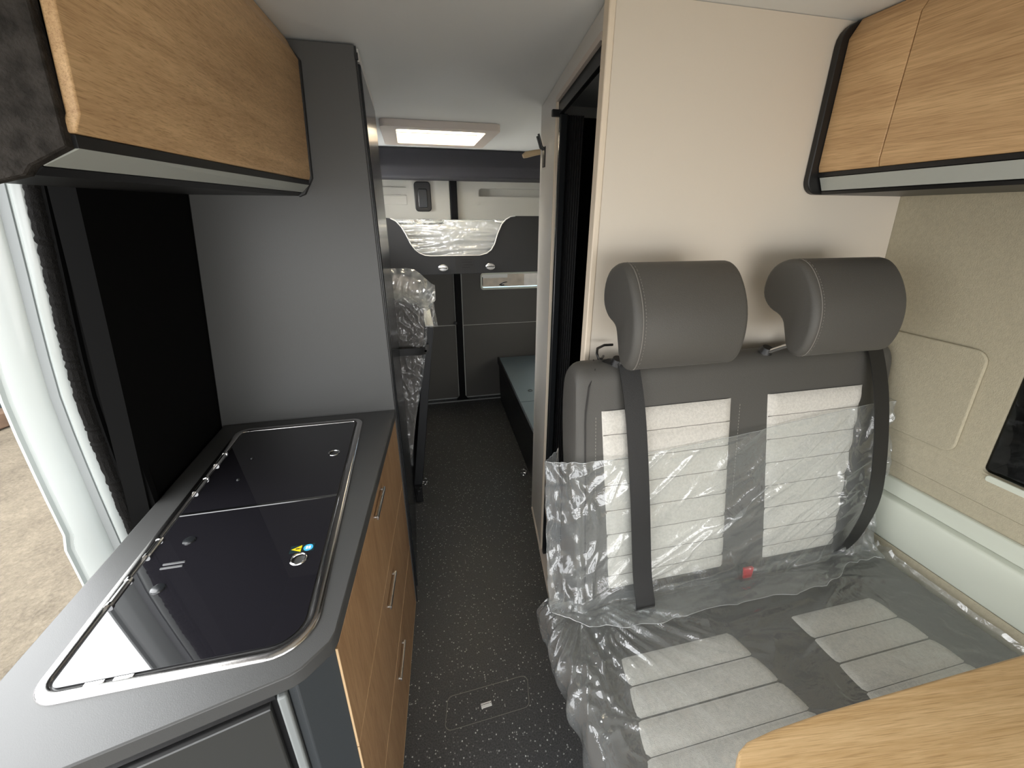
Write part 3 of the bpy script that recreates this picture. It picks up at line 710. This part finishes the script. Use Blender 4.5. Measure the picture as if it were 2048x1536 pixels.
obj('base', MB().box((.392, .24, .001), (1.30, .93, .402)), 'black', t, bevel=.01, label='black seat box')

# headrests
hprof = smooth_poly([(.805, 1.416), (.765, 1.412), (.728, 1.375), (.702, 1.325), (.696, 1.27), (.706, 1.222), (.726, 1.204), (.750, 1.212), (.764, 1.245), (.786, 1.284), (.836, 1.300), (.862, 1.335), (.850, 1.392)], 2)
for k, x0 in enumerate((.406, .824)):
    h = obj('headrest', loft_profile(hprof, ends(x0, x0+.257, .014, 4)), 'leather', t, smooth='all', label='taupe headrest')
    sm = MB()
    fr = [p for p in hprof if p[0] < .80 and (p[0] < .745 or p[1] > 1.39)]
    ordered = sorted(fr, key=lambda p: -p[1])
    sm.tube([(x0+.016, y-.0005, z) for y, z in ordered], .0012, 6)
    for (y, z), (y2, z2) in zip(ordered, ordered[1:]):
        n = max(1, int(math.hypot(y2-y, z2-z)/.006))
        for q in range(n):
            a, b = q/n, (q+.55)/n
            sm.tube([(x0+.022, lerp(y, y2, a)-.0006, lerp(z, z2, a)), (x0+.022, lerp(y, y2, b)-.0006, lerp(z, z2, b))], .0007, 5)
    obj('stitching', sm, plain('headrest_stitch', srgb(116, 112, 106), .7), h)
    for dx in (.05, .165):
        obj('post', MB().tube([(x0+dx, .742, 1.205), (x0+dx, .85, 1.172)], .006, 12) if False else MB().tube([(x0+dx, .745, 1.235), (x0+dx, .80, 1.207), (x0+dx, .865, 1.165)], .0055, 12), 'chrome', h, smooth=True, label='chrome headrest post')
        obj('post_collar', MB().tube([(x0+dx, .853, 1.176), (x0+dx, .848, 1.190)], [.017, .012], 16), 'black', h, smooth=True)

# seat belts
def belt(xs_, zs_, offs, w):
    path = [bp(x, z, o) for x, z, o in zip(xs_, zs_, offs)]
    dense = []
    P = [path[0]]+path+[path[-1]]
    for i in range(1, len(P)-2):
        for k in range(8):
            q = k/8
            dense.append(.5*((2*P[i])+(-P[i-1]+P[i+1])*q+(2*P[i-1]-5*P[i]+4*P[i+1]-P[i+2])*q*q+(-P[i-1]+3*P[i]-3*P[i+1]+P[i+2])*q**3))
    dense.append(path[-1])
    return dense
b1 = belt([.462, .470, .475, .479, .490, .503, .509, .510, .508], [1.150, 1.181, 1.181, 1.160, 1.05, .85, .65, .568, .556], [-.080, -.035, .000, .012, .026, .034, .046, .066, .056], .05)
o = obj('seat_belt', MB().ribbon(b1, (1, 0, 0), None, .052, .0022), 'belt', t, smooth=True, label='black belt on the aisle side')
obj('belt_loop', MB().tube([(.44, .895, 1.182), (.425, .872, 1.184), (.412, .862, 1.188), (.409, .866, 1.2), (.418, .885, 1.206), (.445, .905, 1.207), (.47, .91, 1.205)], .0032, 8), 'black', t, smooth='all')
obj('belt_mount', MB().loft([[(.425, .875, 1.176), (.50, .875, 1.176), (.50, .845, 1.176), (.44, .845, 1.176)], [(.44, .870, 1.184), (.495, .870, 1.184), (.495, .848, 1.184), (.452, .848, 1.184)]]), 'black', t)
b2 = belt([1.195, 1.203, 1.207, 1.212, 1.215, 1.212, 1.205, 1.185, 1.165, 1.150], [1.150, 1.181, 1.181, 1.160, 1.05, .90, .76, .65, .585, .555], [-.080, -.035, .000, .012, .040, .062, .070, .055, .034, .010], .05)
obj('seat_belt', MB().ribbon(b2, [(1, -.0, 0)]*len(b2), None, .050, .0022), 'belt', t, smooth=True, label='black belt on the window side')
bk = obj('buckle', MB().loft([[tuple(bp(.838, .530, .018)), tuple(bp(.868, .530, .018)), tuple(bp(.868, .530, .002)), tuple(bp(.838, .530, .002))], [tuple(bp(.836, .580, .022)), tuple(bp(.870, .580, .022)), tuple(bp(.870, .580, .002)), tuple(bp(.836, .580, .002))]]), 'black', t, bevel=.003)
obj('release_button', MB().loft([[tuple(bp(.840, .548, .026)), tuple(bp(.866, .548, .026)), tuple(bp(.866, .548, .019)), tuple(bp(.840, .548, .019))], [tuple(bp(.838, .582, .030)), tuple(bp(.868, .582, .030)), tuple(bp(.868, .582, .02)), tuple(bp(.838, .582, .02))]]), 'red', bk, bevel=.002, label='red release button')

# clear plastic over the backrest and over the cushion
def ridged(p): return 1-abs(noise.noise(p))*2
def smoothstep(a, b, x):
    u = max(0, min(1, (x-a)/(b-a))); return u*u*(3-2*u)
def segs(table, x, y):
    w = 0
    for x0, y0, x1, y1, h, r in table:
        dx, dy = x1-x0, y1-y0; L = dx*dx+dy*dy
        q = max(0, min(1, ((x-x0)*dx+(y-y0)*dy)/L))
        wob = .006*noise.noise(Vector((x*14, y*14, x0*9)))
        d = math.hypot(x-x0-q*dx, y-y0-q*dy)+wob
        w += h*math.exp(-(d/r)**2)*(.25+.75*math.sin(PI*min(1, max(0, q*.9+.05))))
    return w
rnd = random.Random(3)
BF = [(.50, .600, .66, .655, .012, .010), (.64, .645, .74, .735, .014, .010), (.72, .70, .92, .86, .013, .008), (.70, .73, .84, .78, .012, .007), (.74, .695, .80, .77, .012, .006), (.90, .85, 1.14, 1.0, .012, .012),
      (.84, .80, 1.10, 1.0, .008, .007), (.56, .58, .80, .60, .010, .008), (.80, .74, 1.10, .90, .008, .010), (.44, .93, .52, .925, .006, .005), (.60, .94, .84, .975, .006, .009), (1.0, .78, 1.16, .92, .009, .01), (.9, .66, 1.14, .80, .008, .01),
      (.43, .55, .78, .535, .012, .010), (.80, .52, 1.12, .60, .010, .010), (.84, .55, .87, .50, .012, .007)]
for k in range(46):
    x = rnd.choice((rnd.uniform(.28, .43), rnd.uniform(1.15, 1.31))); z = rnd.uniform(.52, .97); a = rnd.uniform(.5, 2.4); L = rnd.uniform(.03, .12)
    BF.append((x, z, x+L*math.cos(a)*.6, z+L*math.sin(a), rnd.uniform(.005, .012), rnd.uniform(.004, .008)))
for k in range(16):
    x = rnd.uniform(.45, 1.2); z = rnd.uniform(.54, .95); a = rnd.uniform(.2, .9); L = rnd.uniform(.05, .2)
    BF.append((x, z, x+L*math.cos(a), z+L*math.sin(a), rnd.uniform(.002, .005), rnd.uniform(.005, .01)))
SF = [(.40, .715, .66, .62, .012, .009), (.42, .695, .60, .585, .014, .009), (.40, .68, .56, .575, .012, .008), (.56, .60, .64, .56, .012, .006), (.60, .62, .655, .575, .010, .006), (.38, .68, .46, .55, .008, .007), (.36, .67, .40, .50, .008, .006), (.34, .68, .345, .45, .008, .006),
      (.45, .735, .80, .70, .010, .008), (.75, .70, 1.25, .66, .009, .010), (.60, .72, 1.2, .735, .010, .009), (.95, .69, 1.3, .60, .007, .010), (.50, .66, .74, .635, .007, .008), (.70, .60, .98, .62, .005, .008), (.72, .565, .86, .54, .005, .008), (.30, .60, .33, .52, .010, .008), (.29, .54, .34, .50, .010, .006), (.31, .47, .37, .44, .008, .005), (.30, .44, .42, .45, .008, .006)]
for k in range(34):
    x = rnd.uniform(.27, .40); y = rnd.uniform(.35, .72); a = rnd.uniform(.2, 2.8); L = rnd.uniform(.02, .08)
    SF.append((x, y, x+L*math.cos(a), y+L*math.sin(a), rnd.uniform(.004, .010), rnd.uniform(.003, .006)))
for k in range(22):
    x = rnd.uniform(.45, 1.28); y = rnd.uniform(.40, .74); a = rnd.uniform(-.5, .5); L = rnd.uniform(.06, .25)
    SF.append((x, y, x+L*math.cos(a), y+L*math.sin(a), rnd.uniform(.002, .005), rnd.uniform(.005, .010)))
def back_film(u, v):
    # u 0..1 round from the aisle side across the front to the window side, v 0 bottom .. 1 top
    s = u*1.30
    if s < .10:   x, off0 = lerp(.335, .272, s/.10), lerp(-.095, -.030, s/.10)
    elif s < .17: x, off0 = lerp(.272, .345, (s-.10)/.07), lerp(-.030, .012, ((s-.10)/.07))
    elif s < 1.12: x, off0 = lerp(.345, 1.285, (s-.17)/.95), .015
    else: x, off0 = lerp(1.285, 1.322, (s-1.12)/.18), lerp(.015, -.05, ((s-1.12)/.18)**1.3)
    top = lerp(.955, 1.02, smoothstep(.3, 1.3, x))-.012*math.sin(PI*min(1, max(0, (x-.3)/1.0)))
    bot = .500
    flap = 0
    if v < .10:
        q = 1-v/.10; z = .566-.006*q
        flap = q*(.020+.055*smoothstep(1.22, 1.0, x)*smoothstep(.30, .45, x))
    else: z = lerp(.566, top, (v-.10)/.90)
    p = Vector((x, z-flap, 0))
    # long diagonal folds pulled from the lower middle to the upper window side
    a = math.radians(33); q = Vector((p.x*math.cos(a)+p.y*math.sin(a), -p.x*math.sin(a)+p.y*math.cos(a), 0))
    band = math.exp(-((q.y+.04-.04*math.sin(q.x*5))/.085)**2)
    f = ridged(Vector((q.x*1.6, q.y*22, 3.1)))
    w = .010*band*max(0, f)**2
    w += .006*max(0, ridged(Vector((q.x*3.5+7, q.y*16, 1.7))))**3
    side = max(smoothstep(.40, .30, x), smoothstep(1.20, 1.31, x))
    w += side*.016*ridged(Vector((x*22, z*9, 5)))+side*.010*noise.noise(Vector((x*46, z*28, 9)))
    low = smoothstep(.64, .566, z)
    w += low*.014+low*.010*noise.noise(Vector((x*16, z*30, 2)))
    w += .003*noise.noise(Vector((x*9, z*9, 0)))+segs(BF, x, z)
    return tuple(bp(x, z+(.004*noise.noise(Vector((x*18, flap*60, 3))) if flap else 0), off0+.004+w+flap))
pc = obj('plastic_cover', MB().grid(380, 150, back_film), 'film', smooth='all')
obj('hem', MB().tube([back_film(i/150, 1) for i in range(151)], .0007, 6).tube([back_film(i/150, 0) for i in range(151)], .0007, 6), 'film_bright', pc, smooth='all')
tag(pc, 'clear wrinkled plastic sleeve pulled up over the lower backrest', 'plastic cover')
def seat_film(u, v):
    # u: aisle side (hanging) -> window side; v: front -> back
    s = u*1.20
    y = lerp(.20, .765, v)
    if s < .12: x, z = lerp(.300, .268, math.sin(s/.12*PI/2)), lerp(.405, .505, s/.12)
    elif s < .17: x, z = lerp(.268, .300, ((s-.12)/.05)**1.5), lerp(.505, .546, math.sin((s-.12)/.05*PI/2))
    elif s < 1.16: x, z = lerp(.300, 1.33, (s-.17)/.99), .548
    else: x, z = lerp(1.33, 1.336, (s-1.16)/.04), lerp(.548, .56, (s-1.16)/.04)
    # folds fanning from the aisle-side rear corner, and along the crease
    dx, dy = x-.36, y-.74
    r = math.hypot(dx, dy); ang = math.atan2(dy, dx)
    fan = math.exp(-(r/.30)**2)*max(0, ridged(Vector((ang*6.5, r*1.4, 4))))**2*.014*smoothstep(.02, .10, r)
    crease = smoothstep(.60, .75, y)
    cr = crease*.010*max(0, ridged(Vector((x*2.0, y*40, 8))))**2
    w = segs(SF, x, y)+fan+cr+.0025*noise.noise(Vector((x*8, y*14, 1)))+.003*max(0, ridged(Vector((x*3+y*7, y*5-x*6, 6))))**4
    hang = smoothstep(.33, .27, x)
    p = Vector((x, y, z+w+crease*.006))
    p.x -= hang*(.006+.016*max(-.3, ridged(Vector((y*13, z*7, 11)))))
    return tuple(p)
sc = obj('plastic_cover', MB().grid(340, 170, seat_film), 'film', smooth='all')
obj('hem', MB().tube([seat_film(0, i/80) for i in range(81)], .0008, 6), 'film_bright', sc, smooth='all')
tag(sc, 'clear plastic sheet stretched over the seat cushion, hanging down on the aisle side', 'plastic cover')

# table
tp = [(.400, -.45)]+[(.402, .20), (.404, .255), (.412, .275), (.428, .290), (.45, .298), (.50, .3025), (.60, .305), (1.25, .298), (1.25, -.45)]
t = thing('dining_table', 'oak table top with rounded corners in front of the bench', 'table', (.8, 0, .74))
obj('table_top', MB().prism(tp, lambda a, b: (a, b, .715), lambda a, b: (a, b, .741)), 'oak_table', t, bevel=.004, seg=3)
obj('leg', MB().tube([(.85, -.1, .001), (.85, -.1, .7145)], .03, 20), 'satin', t, smooth=True)

# ------------------------------------------------------------------ rear beds and bench box
t = thing('bunk_bed', 'rear bunk with a black guard board cut out in a wide U', 'bed', (.3, 2.8, 1.15))
BY = 2.72
bo = [(-.30, 1.155), (1.2, 1.165), (1.2, 1.503), (.655, 1.502), (.625, 1.498), (.595, 1.482), (.568, 1.455), (.54, 1.395), (.52, 1.335), (.498, 1.302), (.470, 1.282), (.425, 1.271),
      (.12, 1.271), (.085, 1.275), (.055, 1.288), (.028, 1.310), (.004, 1.345), (-.02, 1.40), (-.042, 1.44), (-.07, 1.472), (-.10, 1.487), (-.15, 1.493), (-.30, 1.493)]
gb = obj('guard_board', plate(bo, [], lambda a, b, c: (a, BY+c, b), 0, .016), 'bedboard', t, bevel=.001)
edge = [(a, BY-.0008, b) for a, b in bo[3:21]]
obj('board_edge', MB().tube(edge, .0035, 6), 'boardedge', gb)
for lx, lz in ((.191, 1.197), (.492, 1.200)):
    l = obj('round_latch', MB().loft([[(lx+.030*r*math.cos(2*PI*i/28), BY-d, lz+.022*r*math.sin(2*PI*i/28)) for i in range(28)] for r, d in ((1, 0), (1, .004), (.86, .008), (.6, .009))]), 'satin', gb, smooth=True, label='round chrome latch')
    obj('latch_bar', MB().tube([(lx-.026, BY-.010, lz), (lx, BY-.015, lz+.003), (lx+.026, BY-.010, lz)], .004, 8), 'chrome', l, smooth=True)
lb = obj('board_label', B((.27, BY-.001, 1.178), (.392, BY-.0002, 1.262)), plain('dark_label', srgb(36, 36, 37), .55), gb)
mk = MB()
for k, (xa, xb) in enumerate(((.305, .375), (.312, .372), (.318, .38), (.31, .36))): mk.box((xa, BY-.0016, 1.243-.016*k), (xb, BY-.001, 1.249-.016*k))
obj('label_print', mk, plain('label_print_grey', srgb(24, 24, 25), .6), lb)
obj('bunk_base', B((-.50, BY+.02, 1.163), (1.1, 3.28, 1.185)), 'bedboard', t)
t = thing('wrapped_mattress', 'mattress in shiny clear plastic seen through the cut-out of the guard board', 'mattress', (.3, 3.0, 1.19))
obj('core', B((-.5, BY+.045, 1.187), (1.05, 3.26, 1.46)), 'mattress_light', t, bevel=.03, seg=4)
def wrap(u, v):
    x = lerp(-.52, 1.07, u); s = v*.60
    if s < .29: y, z = BY+.040, 1.19+s
    elif s < .33: q = (s-.29)/.04*PI/2; y, z = BY+.040+.03*(1-math.cos(q)), 1.48-.03+.03*math.sin(q)
    else: y, z = BY+.07+(s-.33), 1.48
    w = .012*max(0, ridged(Vector((x*1.8, s*24, 2))))**2+.006*noise.noise(Vector((x*5, s*40, 7)))
    return (x, y-w if s < .33 else y, z-(0.006*w/.012 if s >= .29 else 0))
obj('plastic_wrap', MB().grid(160, 80, wrap), 'film_bright', t, smooth='all')

# folded half bed against the left side
t = thing('folding_bed', 'black fold-up bed panel leaning beside the wardrobe in the aisle', 'bed', (-.03, 2.4, .06))
bl, tl = (-.085, .075), (.054, .998)
obj('panel', MB().prism([(-.100, .02), (-.052, .02), (.078, .988), (.074, 1.0), (.042, 1.0), (.036, .99)], lambda a, b: (a, 2.02, b), lambda a, b: (a+.005, 3.15, b)), 'bedboard', t, bevel=.003)
obj('panel_edge', B((.040, 2.021, 1.0005), (.079, 3.14, 1.006)), 'white', t)
obj('foot', MB().box((-.085, 1.99, .0005), (-.045, 2.0185, .10)).box((-.075, 1.96, .06), (-.055, 1.99, .10)), 'black', t, bevel=.004)
mt = thing('wrapped_mattress', 'folded mattress in crinkled clear plastic tucked behind the wardrobe edge', 'mattress', (-.06, 2.3, .3))
core = MB().prism([(-.135, .30), (-.082, .30), (.032, .985), (.040, 1.125), (-.062, 1.165), (-.13, 1.16)], lambda a, b: (a, 1.95, b), lambda a, b: (a-.01, 2.9, b))
obj('core', core, 'mattress', mt, bevel=.02, seg=4)
def mwrap(u, v):
    z = lerp(.28, 1.19, v)
    right = lerp(-.082, .046, smoothstep(.25, 1.1, z))
    x = lerp(-.14, right+.004, u)
    w = .014*max(0, ridged(Vector((x*16, z*12+x*8, 3))))**2+.006*noise.noise(Vector((x*50, z*24, 1)))
    return (x, 1.944-w, z)
obj('plastic_wrap', MB().grid(70, 160, mwrap), 'film_loose', mt, smooth='all')
def bagf(u, v):
    # loose bag end blown up above the mattress
    a = lerp(-.1, 1.0, u)
    x = lerp(-.125, .095, u)
    topz = 1.285-.02*max(0, (x+.02)/.1)-.055*smoothstep(.0, .1, x)
    botz = 1.165-.005-.05*smoothstep(-.06, .06, x)+.05*smoothstep(.05, .1, x)
    z = lerp(botz-.02, topz, v)
    y = 1.965-.055*math.sin(PI*v)*math.sin(PI*(.15+.8*u))
    w = .012*ridged(Vector((x*20+z*10, z*16-x*20, 2)))+.006*noise.noise(Vector((x*50, z*50, 4)))
    return (x, y-w, z)
obj('bag_end', MB().grid(70, 50, bagf), 'film_bright', mt, smooth='all', label='puffed white plastic bag end')
obj('bag_flap', MB().grid(30, 40, lambda u, v: (lerp(.036, .098-.02*v, u), 1.99-.02*math.sin(u*3+v*2)-.006*noise.noise(Vector((u*6, v*6, 0))), lerp(1.01, 1.21, v))), 'film_loose', mt, smooth='all')
st = tag(obj('retaining_strap', MB().ribbon([(-.105, 1.895, .916), (-.06, 1.90, .915), (.0, 1.905, .912), (.028, 1.925, .908), (.046, 1.99, .905)], (0, 0, 1), None, .034, .004), 'belt', smooth=True), 'black strap holding the folded bed and mattress against the wardrobe', 'strap')
obj('stud', MB().disc((.030, 1.926, .908), (.3, -1, 0), .006, .004, 12), 'chrome', st)

# bench box behind the bathroom
t = thing('bench_box', 'low black bench box with a blue-grey hinged lid at the rear', 'bench', (.9, 2.6, 0))
BXn, BXf = (.520, 1.83), (.652, 3.27)
obj('carcass', MB().loft([[(.600, 1.83, .0), (.665, 3.27, .0), (1.35, 3.27, .0), (1.35, 1.83, .0)], [(.590, 1.83, .37), (.650, 3.27, .37), (1.33, 3.27, .37), (1.33, 1.83, .37)]]), 'bedboard', t, bevel=.003)
obj('rail', MB().loft([[(.566, 1.83, .345), (.640, 3.27, .345), (.652, 3.27, .345), (.578, 1.83, .345)], [(.566, 1.83, .40), (.640, 3.27, .40), (.652, 3.27, .40), (.578, 1.83, .40)]]), 'black', t, bevel=.002)
for ya, yb in ((1.83, 2.35), (2.354, 3.27)):
    x0 = .580+(ya-1.83)*.0514; x1 = .580+(yb-1.83)*.0514
    l = obj('lid', MB().loft([[(x0, ya, .372), (x1, yb, .372), (1.33, yb, .372), (1.33, ya, .372)], [(x0, ya, .394), (x1, yb, .394), (1.33, yb, .394), (1.33, ya, .394)]]), 'boxtop', t, bevel=.002, label='blue-grey lid')
    if ya > 2: obj('finger_hole', MB().torus((.72, 2.52, .3945), (0, 0, 1), .014, .003), 'black', l, smooth=True)

# lashing rings
def lash(x, y, label):
    t = thing('lashing_ring', label, 'ring', (x, y, 0), 'chrome lashing rings on the floor')
    obj('cup', MB().loft([[(x+r*math.cos(2*PI*i/20), y+r*math.sin(2*PI*i/20), z) for i in range(20)] for r, z in ((.024, .0005), (.021, .005), (.010, .006))]), 'chrome', t, smooth=True)
    obj('ring', MB().torus((x, y-.004, .022), (.2, 1, .3), .017, .004), 'chrome', t, smooth=True)
lash(-.03, 2.175, 'chrome lashing ring on the floor beside the folded bed')
lash(.578, 2.185-.05, 'chrome lashing ring on the floor beside the bench box')

# floor hatch
t = thing('floor_hatch', 'rectangular hatch in the speckled floor with a small white plate', 'hatch', (.125, .87, 0))
hp_ = rrect(-.017, .823, .263, .925, .02)
hp_ = [(a+(.012 if b > .87 else 0), b+(.012*(a/.28))) for a, b in hp_]
hi = [(lerp(.125, a, .988), lerp(.874, b, .972)) for a, b in hp_]
obj('joint', plate(hp_, [hi], lambda a, b, c: (a, b, c), .0002, .0009), 'floorline', t)
def rot2(cx, cy, w, h, a, z0, z1):
    c, s = math.cos(a), math.sin(a)
    pts = [(cx+u*c-v*s, cy+u*s+v*c) for u, v in ((-w, -h), (w, -h), (w, h), (-w, h))]
    return MB().prism(pts, lambda p, q: (p, q, z0), lambda p, q: (p, q, z1))
pl = obj('label_plate', rot2(.121, .871, .0175, .0075, .06, .0005, .0022), 'white', t)
obj('plate_print', rot2(.121, .8735, .011, .0008, .06, .0022, .0024), 'ink', pl)
for q in ((.1065, .8725), (.1357, .8742)): obj('plate_screw', MB().disc((q[0], q[1], .0022), (0, 0, 1), .0016, .0004, 10), 'ink', pl)

# hooks on the aisle wall
hx = aw(1.72)
t = thing('coat_hook', 'black double coat hook on the pale bathroom wall near the ceiling', 'hook', (hx, 1.72, 1.70))
obj('plate', B((hx-.006, 1.705, 1.675), (hx-.0005, 1.735, 1.745)), 'black', t, bevel=.002)
obj('prong', MB().tube([(hx-.004, 1.712, 1.735), (hx-.016, 1.712, 1.745), (hx-.030, 1.712, 1.785)], .004, 8), 'black', t, smooth=True)
obj('prong', MB().tube([(hx-.004, 1.730, 1.735), (hx-.016, 1.730, 1.742), (hx-.030, 1.730, 1.780)], .004, 8), 'black', t, smooth=True)
tag(obj('wooden_peg', MB().tube([(.560, 1.8215, 1.744), (.545, 1.83, 1.742), (.52, 1.835, 1.738), (.485, 1.833, 1.730), (.472, 1.832, 1.724)], [.010, .010, .011, .012, .008], 12), 'woodpeg', smooth=True), 'pale wooden peg poking out behind the bathroom wall end', 'peg')

# ------------------------------------------------------------------ light
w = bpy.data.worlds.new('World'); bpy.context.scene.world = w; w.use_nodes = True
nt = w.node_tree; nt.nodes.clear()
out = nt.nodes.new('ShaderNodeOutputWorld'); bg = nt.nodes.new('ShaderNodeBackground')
tc = nt.nodes.new('ShaderNodeTexCoord'); sp = nt.nodes.new('ShaderNodeSeparateXYZ')
nt.links.new(tc.outputs['Generated'], sp.inputs[0])
# overcast sky with one bright break in the cloud, high over the open side door
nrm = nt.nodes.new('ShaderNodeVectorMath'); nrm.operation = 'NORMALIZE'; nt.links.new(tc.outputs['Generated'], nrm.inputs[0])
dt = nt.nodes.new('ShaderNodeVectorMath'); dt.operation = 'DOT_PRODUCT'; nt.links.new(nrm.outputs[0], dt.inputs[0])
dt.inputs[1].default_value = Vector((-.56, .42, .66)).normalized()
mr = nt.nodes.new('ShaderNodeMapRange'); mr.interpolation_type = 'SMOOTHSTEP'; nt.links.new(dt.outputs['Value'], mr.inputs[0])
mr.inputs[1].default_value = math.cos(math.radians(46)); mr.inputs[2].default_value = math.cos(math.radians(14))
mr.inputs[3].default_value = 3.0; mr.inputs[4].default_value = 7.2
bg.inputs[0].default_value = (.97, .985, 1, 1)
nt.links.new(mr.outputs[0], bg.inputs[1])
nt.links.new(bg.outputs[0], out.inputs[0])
def portal(loc, rot, sx, sy):
    l = bpy.data.lights.new('opening_portal', 'AREA'); l.shape = 'RECTANGLE'; l.size = sx; l.size_y = sy
    l.cycles.is_portal = True
    o = bpy.data.objects.new('opening_portal', l); C.objects.link(o); o.location = loc; o.rotation_euler = rot
portal((-.78, .19, .55), (0, -PI/2, 0), 2.3, 1.5)      # open side door
portal((.35, -1.3, .95), (PI/2, 0, 0), 2.1, 1.9)       # open cab end
portal((.19, 2.475, CEIL+.04), (0, 0, 0), .42, .42)    # roof hatch

def daylight_fill(loc, rot, sx, sy, power, col=(1, .98, .95), spread=PI):  # area lamps added to lift the interior beyond what the sky gives
    l = bpy.data.lights.new('added_daylight', 'AREA'); l.shape = 'RECTANGLE'; l.size = sx; l.size_y = sy; l.energy = power; l.color = col; l.spread = spread
    o = bpy.data.objects.new('added_daylight', l); C.objects.link(o); o.location = loc; o.rotation_euler = rot
daylight_fill((.35, -1.28, .95), (PI/2, 0, 0), 1.7, .8, 6)              # added fill lamp at the cab end, standing in for the windscreen
daylight_fill((.19, 2.475, CEIL+.045), (0, 0, 0), .40, .40, 5)           # above the roof hatch
daylight_fill((-.50, 2.75, 1.60), (0, -PI/2+.35, 0), .16, .8, 6, spread=1.4)              # added lamp for an unseen window on the left above the bunk
daylight_fill((-.55, 2.5, .85), (0, -PI/2, 0), .3, .6, .6)                 # added fill on the left by the lower bed, no window modelled
daylight_fill((1.22, 2.5, .85), (0, PI/2, 0), .4, .8, 1.6)                  # added fill on the right by the bench box, wall has no window here

# ------------------------------------------------------------------ camera
F, YAW, PITCH, ROLL = 830., math.radians(13.2), math.radians(22.0), math.radians(.2)
f = Vector((math.sin(YAW)*math.cos(PITCH), math.cos(YAW)*math.cos(PITCH), -math.sin(PITCH)))
rr = Vector((math.cos(YAW), -math.sin(YAW), 0)); uu = rr.cross(f)
R2 = rr*math.cos(ROLL)+uu*math.sin(ROLL); U2 = -rr*math.sin(ROLL)+uu*math.cos(ROLL)
cam = bpy.data.cameras.new('camera'); cam.sensor_width = 36; cam.lens = F/2048*36; cam.clip_start = .02
co = bpy.data.objects.new('camera', cam); C.objects.link(co)
mw = Matrix((R2, U2, -f)).transposed().to_4x4(); mw.translation = Vector((0, 0, 1.5)); co.matrix_world = mw
sc_ = bpy.context.scene
sc_.camera = co
vs = sc_.view_settings; vs.view_transform = 'Standard'; vs.look = 'None'; vs.gamma = 1; vs.exposure = .72; vs.use_curve_mapping = False
